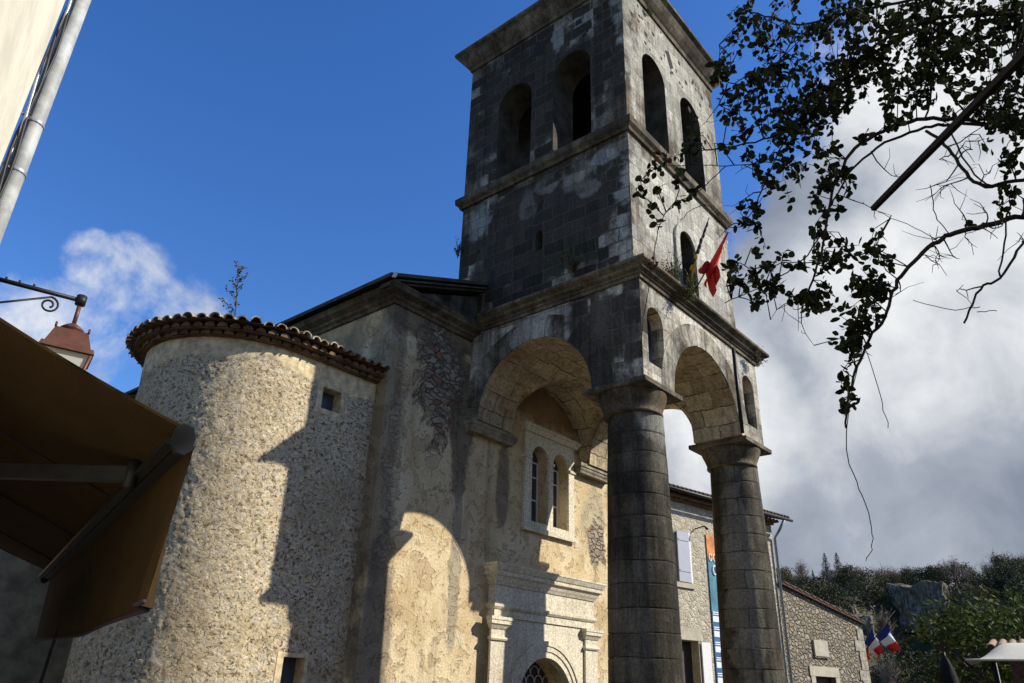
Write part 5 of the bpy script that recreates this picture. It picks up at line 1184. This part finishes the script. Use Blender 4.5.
nBR = len(BR); allpts = [q for B_ in BR for q in B_]
def cluster(x, y, rpx, n, dist, leafL=0.050, dj=0.35, LM=None):
    n = int(n*(1.3 if LM is None else 1)); LM = LM or L
    for k_ in range(max(1, n//9)):
        a = random.uniform(0, 2*pi); rr__ = rpx*1.38*random.random()**0.42
        e_ = at(x+rr__*cos(a), y+rr__*sin(a), dist+random.uniform(-dj, dj))
        q0 = min(allpts, key=lambda q_: (q_-e_).length_squared)
        m_ = (q0+e_)/2+Vector([random.gauss(0, 0.03) for _ in range(3)])+Vector((0, 0, 0.03)); S.tube([q0, m_, e_], [0.004, 0.003, 0.0015], 4, cap=False)
        for j in range(9):
            t = random.uniform(0.35, 1.05); p_ = (1-t)**2*q0+2*t*(1-t)*m_+t*t*e_; d = Vector([random.gauss(0, 1) for _ in range(3)])+Vector((0, 0, -0.3))
            p_ = p_+Vector([random.gauss(0, 0.012) for _ in range(3)])
            LM.leaf(p_, d, Vector([random.gauss(0, 1) for _ in range(3)]), leafL*random.uniform(0.5, 1.35), leafL*0.72*random.uniform(0.8, 1.2), n=8)
for (x, y, r_, n, d) in ((745, 14, 14, 70, 4.4), (770, 30, 16, 50, 4.4), (800, 20, 25, 60, 4.5), (765, 72, 34, 190, 4.3), (740, 100, 26, 130, 4.25), (775, 105, 30, 150, 4.3), (812, 88, 32, 190, 4.4),
        (855, 60, 40, 230, 4.45), (900, 45, 40, 240, 4.6), (870, 15, 35, 150, 4.6), (930, 12, 40, 220, 4.8), (985, 15, 35, 200, 4.9), (955, 45, 30, 150, 4.8), (1010, 40, 25, 110, 4.9), (905, 85, 30, 140, 4.6), (870, 100, 28, 130, 4.5),
        (835, 112, 24, 110, 4.45), (1005, 105, 24, 100, 4.9), (1010, 140, 18, 70, 4.9), (985, 95, 18, 60, 4.8), (800, 140, 26, 110, 4.3), (785, 165, 20, 70, 4.3), (770, 195, 18, 50, 4.3), (815, 170, 18, 60, 4.35), (838, 185, 12, 40, 4.4), (828, 205, 14, 60, 4.35),
        (845, 258, 26, 120, 4.35), (868, 265, 22, 90, 4.35), (832, 285, 24, 85, 4.3), (858, 300, 20, 70, 4.3), (848, 325, 14, 40, 4.3), (852, 345, 10, 30, 4.28), (850, 375, 8, 20, 4.26), (852, 408, 9, 22, 4.25), (830, 315, 12, 30, 4.3),
        (770, 262, 18, 60, 4.2), (750, 270, 14, 45, 4.15), (762, 290, 12, 40, 4.2), (780, 300, 10, 24, 4.2), (735, 262, 9, 24, 4.1), (800, 305, 8, 14, 4.25), (722, 70, 8, 20, 4.2), (735, 150, 10, 28, 4.1),
        (662, 165, 12, 24, 3.9), (672, 190, 13, 30, 3.9), (650, 200, 9, 16, 3.9), (690, 150, 12, 20, 3.95), (690, 125, 9, 14, 3.95), (655, 225, 6, 8, 3.9), (645, 185, 7, 10, 3.9), (745, 225, 8, 14, 4.3), (760, 235, 6, 8, 4.3), (990, 205, 10, 18, 4.7), (960, 228, 8, 9, 4.6), (1000, 70, 30, 130, 4.9), (960, 80, 30, 110, 4.8), (880, 30, 40, 150, 4.6), (1015, 15, 25, 120, 5.0), (845, 30, 30, 100, 4.5), (1012, 175, 14, 45, 4.9), (790, 60, 30, 90, 4.4), (1018, 118, 14, 60, 5.0), (920, 60, 30, 110, 4.7)):
    cluster(x, y, r_, n, d)
cluster(655, 155, 8, 9, 3.9, LM=R2, leafL=0.05); cluster(655, 258, 3, 3, 3.85, LM=R2, leafL=0.028)
# unseen body of the crown, added sunward to shade the branches in view
crown_mb(L, base+Vector((0.3, -0.5, 5.0)), 2.3, 1.7, 2.0, 5200, 0.10, 0.075, 20, nv=4, seed=17)
for i in range(9):
    a = random.uniform(0, 6.28); q_ = T2+Vector((cos(a)*1.2+0.3, sin(a)*0.9-0.9, random.uniform(0.6, 2.2))); S.tube([T2, (T2+q_)/2+Vector((0, 0, 0.2)), q_], [0.05, 0.03, 0.01], 6)
part('limb', S, MAT['bark'], ft)
part('crown', L, MAT['leaf'], ft, recalc=False)
part('reddened_leaves', R2, MAT['redleaf'], ft, 'few leaves turned red', recalc=False)
p0, p1 = at(873, 209, 4.3), at(1060, 18, 3.5)
d = (p1-p0); p2 = p0+d*2.2
pl = MB(); s1 = d.cross(Vector((0, 0, 1))).normalized(); s2 = s1.cross(d).normalized()
pl.hexa([p0+s1*0.016+s2*0.012, p0-s1*0.016+s2*0.018, p0-s1*0.016-s2*0.012, p0+s1*0.016-s2*0.018], [p2+s1*0.026+s2*0.026, p2-s1*0.026+s2*0.026, p2-s1*0.026-s2*0.026, p2+s1*0.026-s2*0.026])
single('wooden_pole', pl, MAT['wood'], tuple(p0), 'dark straight wooden pole slanting through the overhanging branches', 'pole')
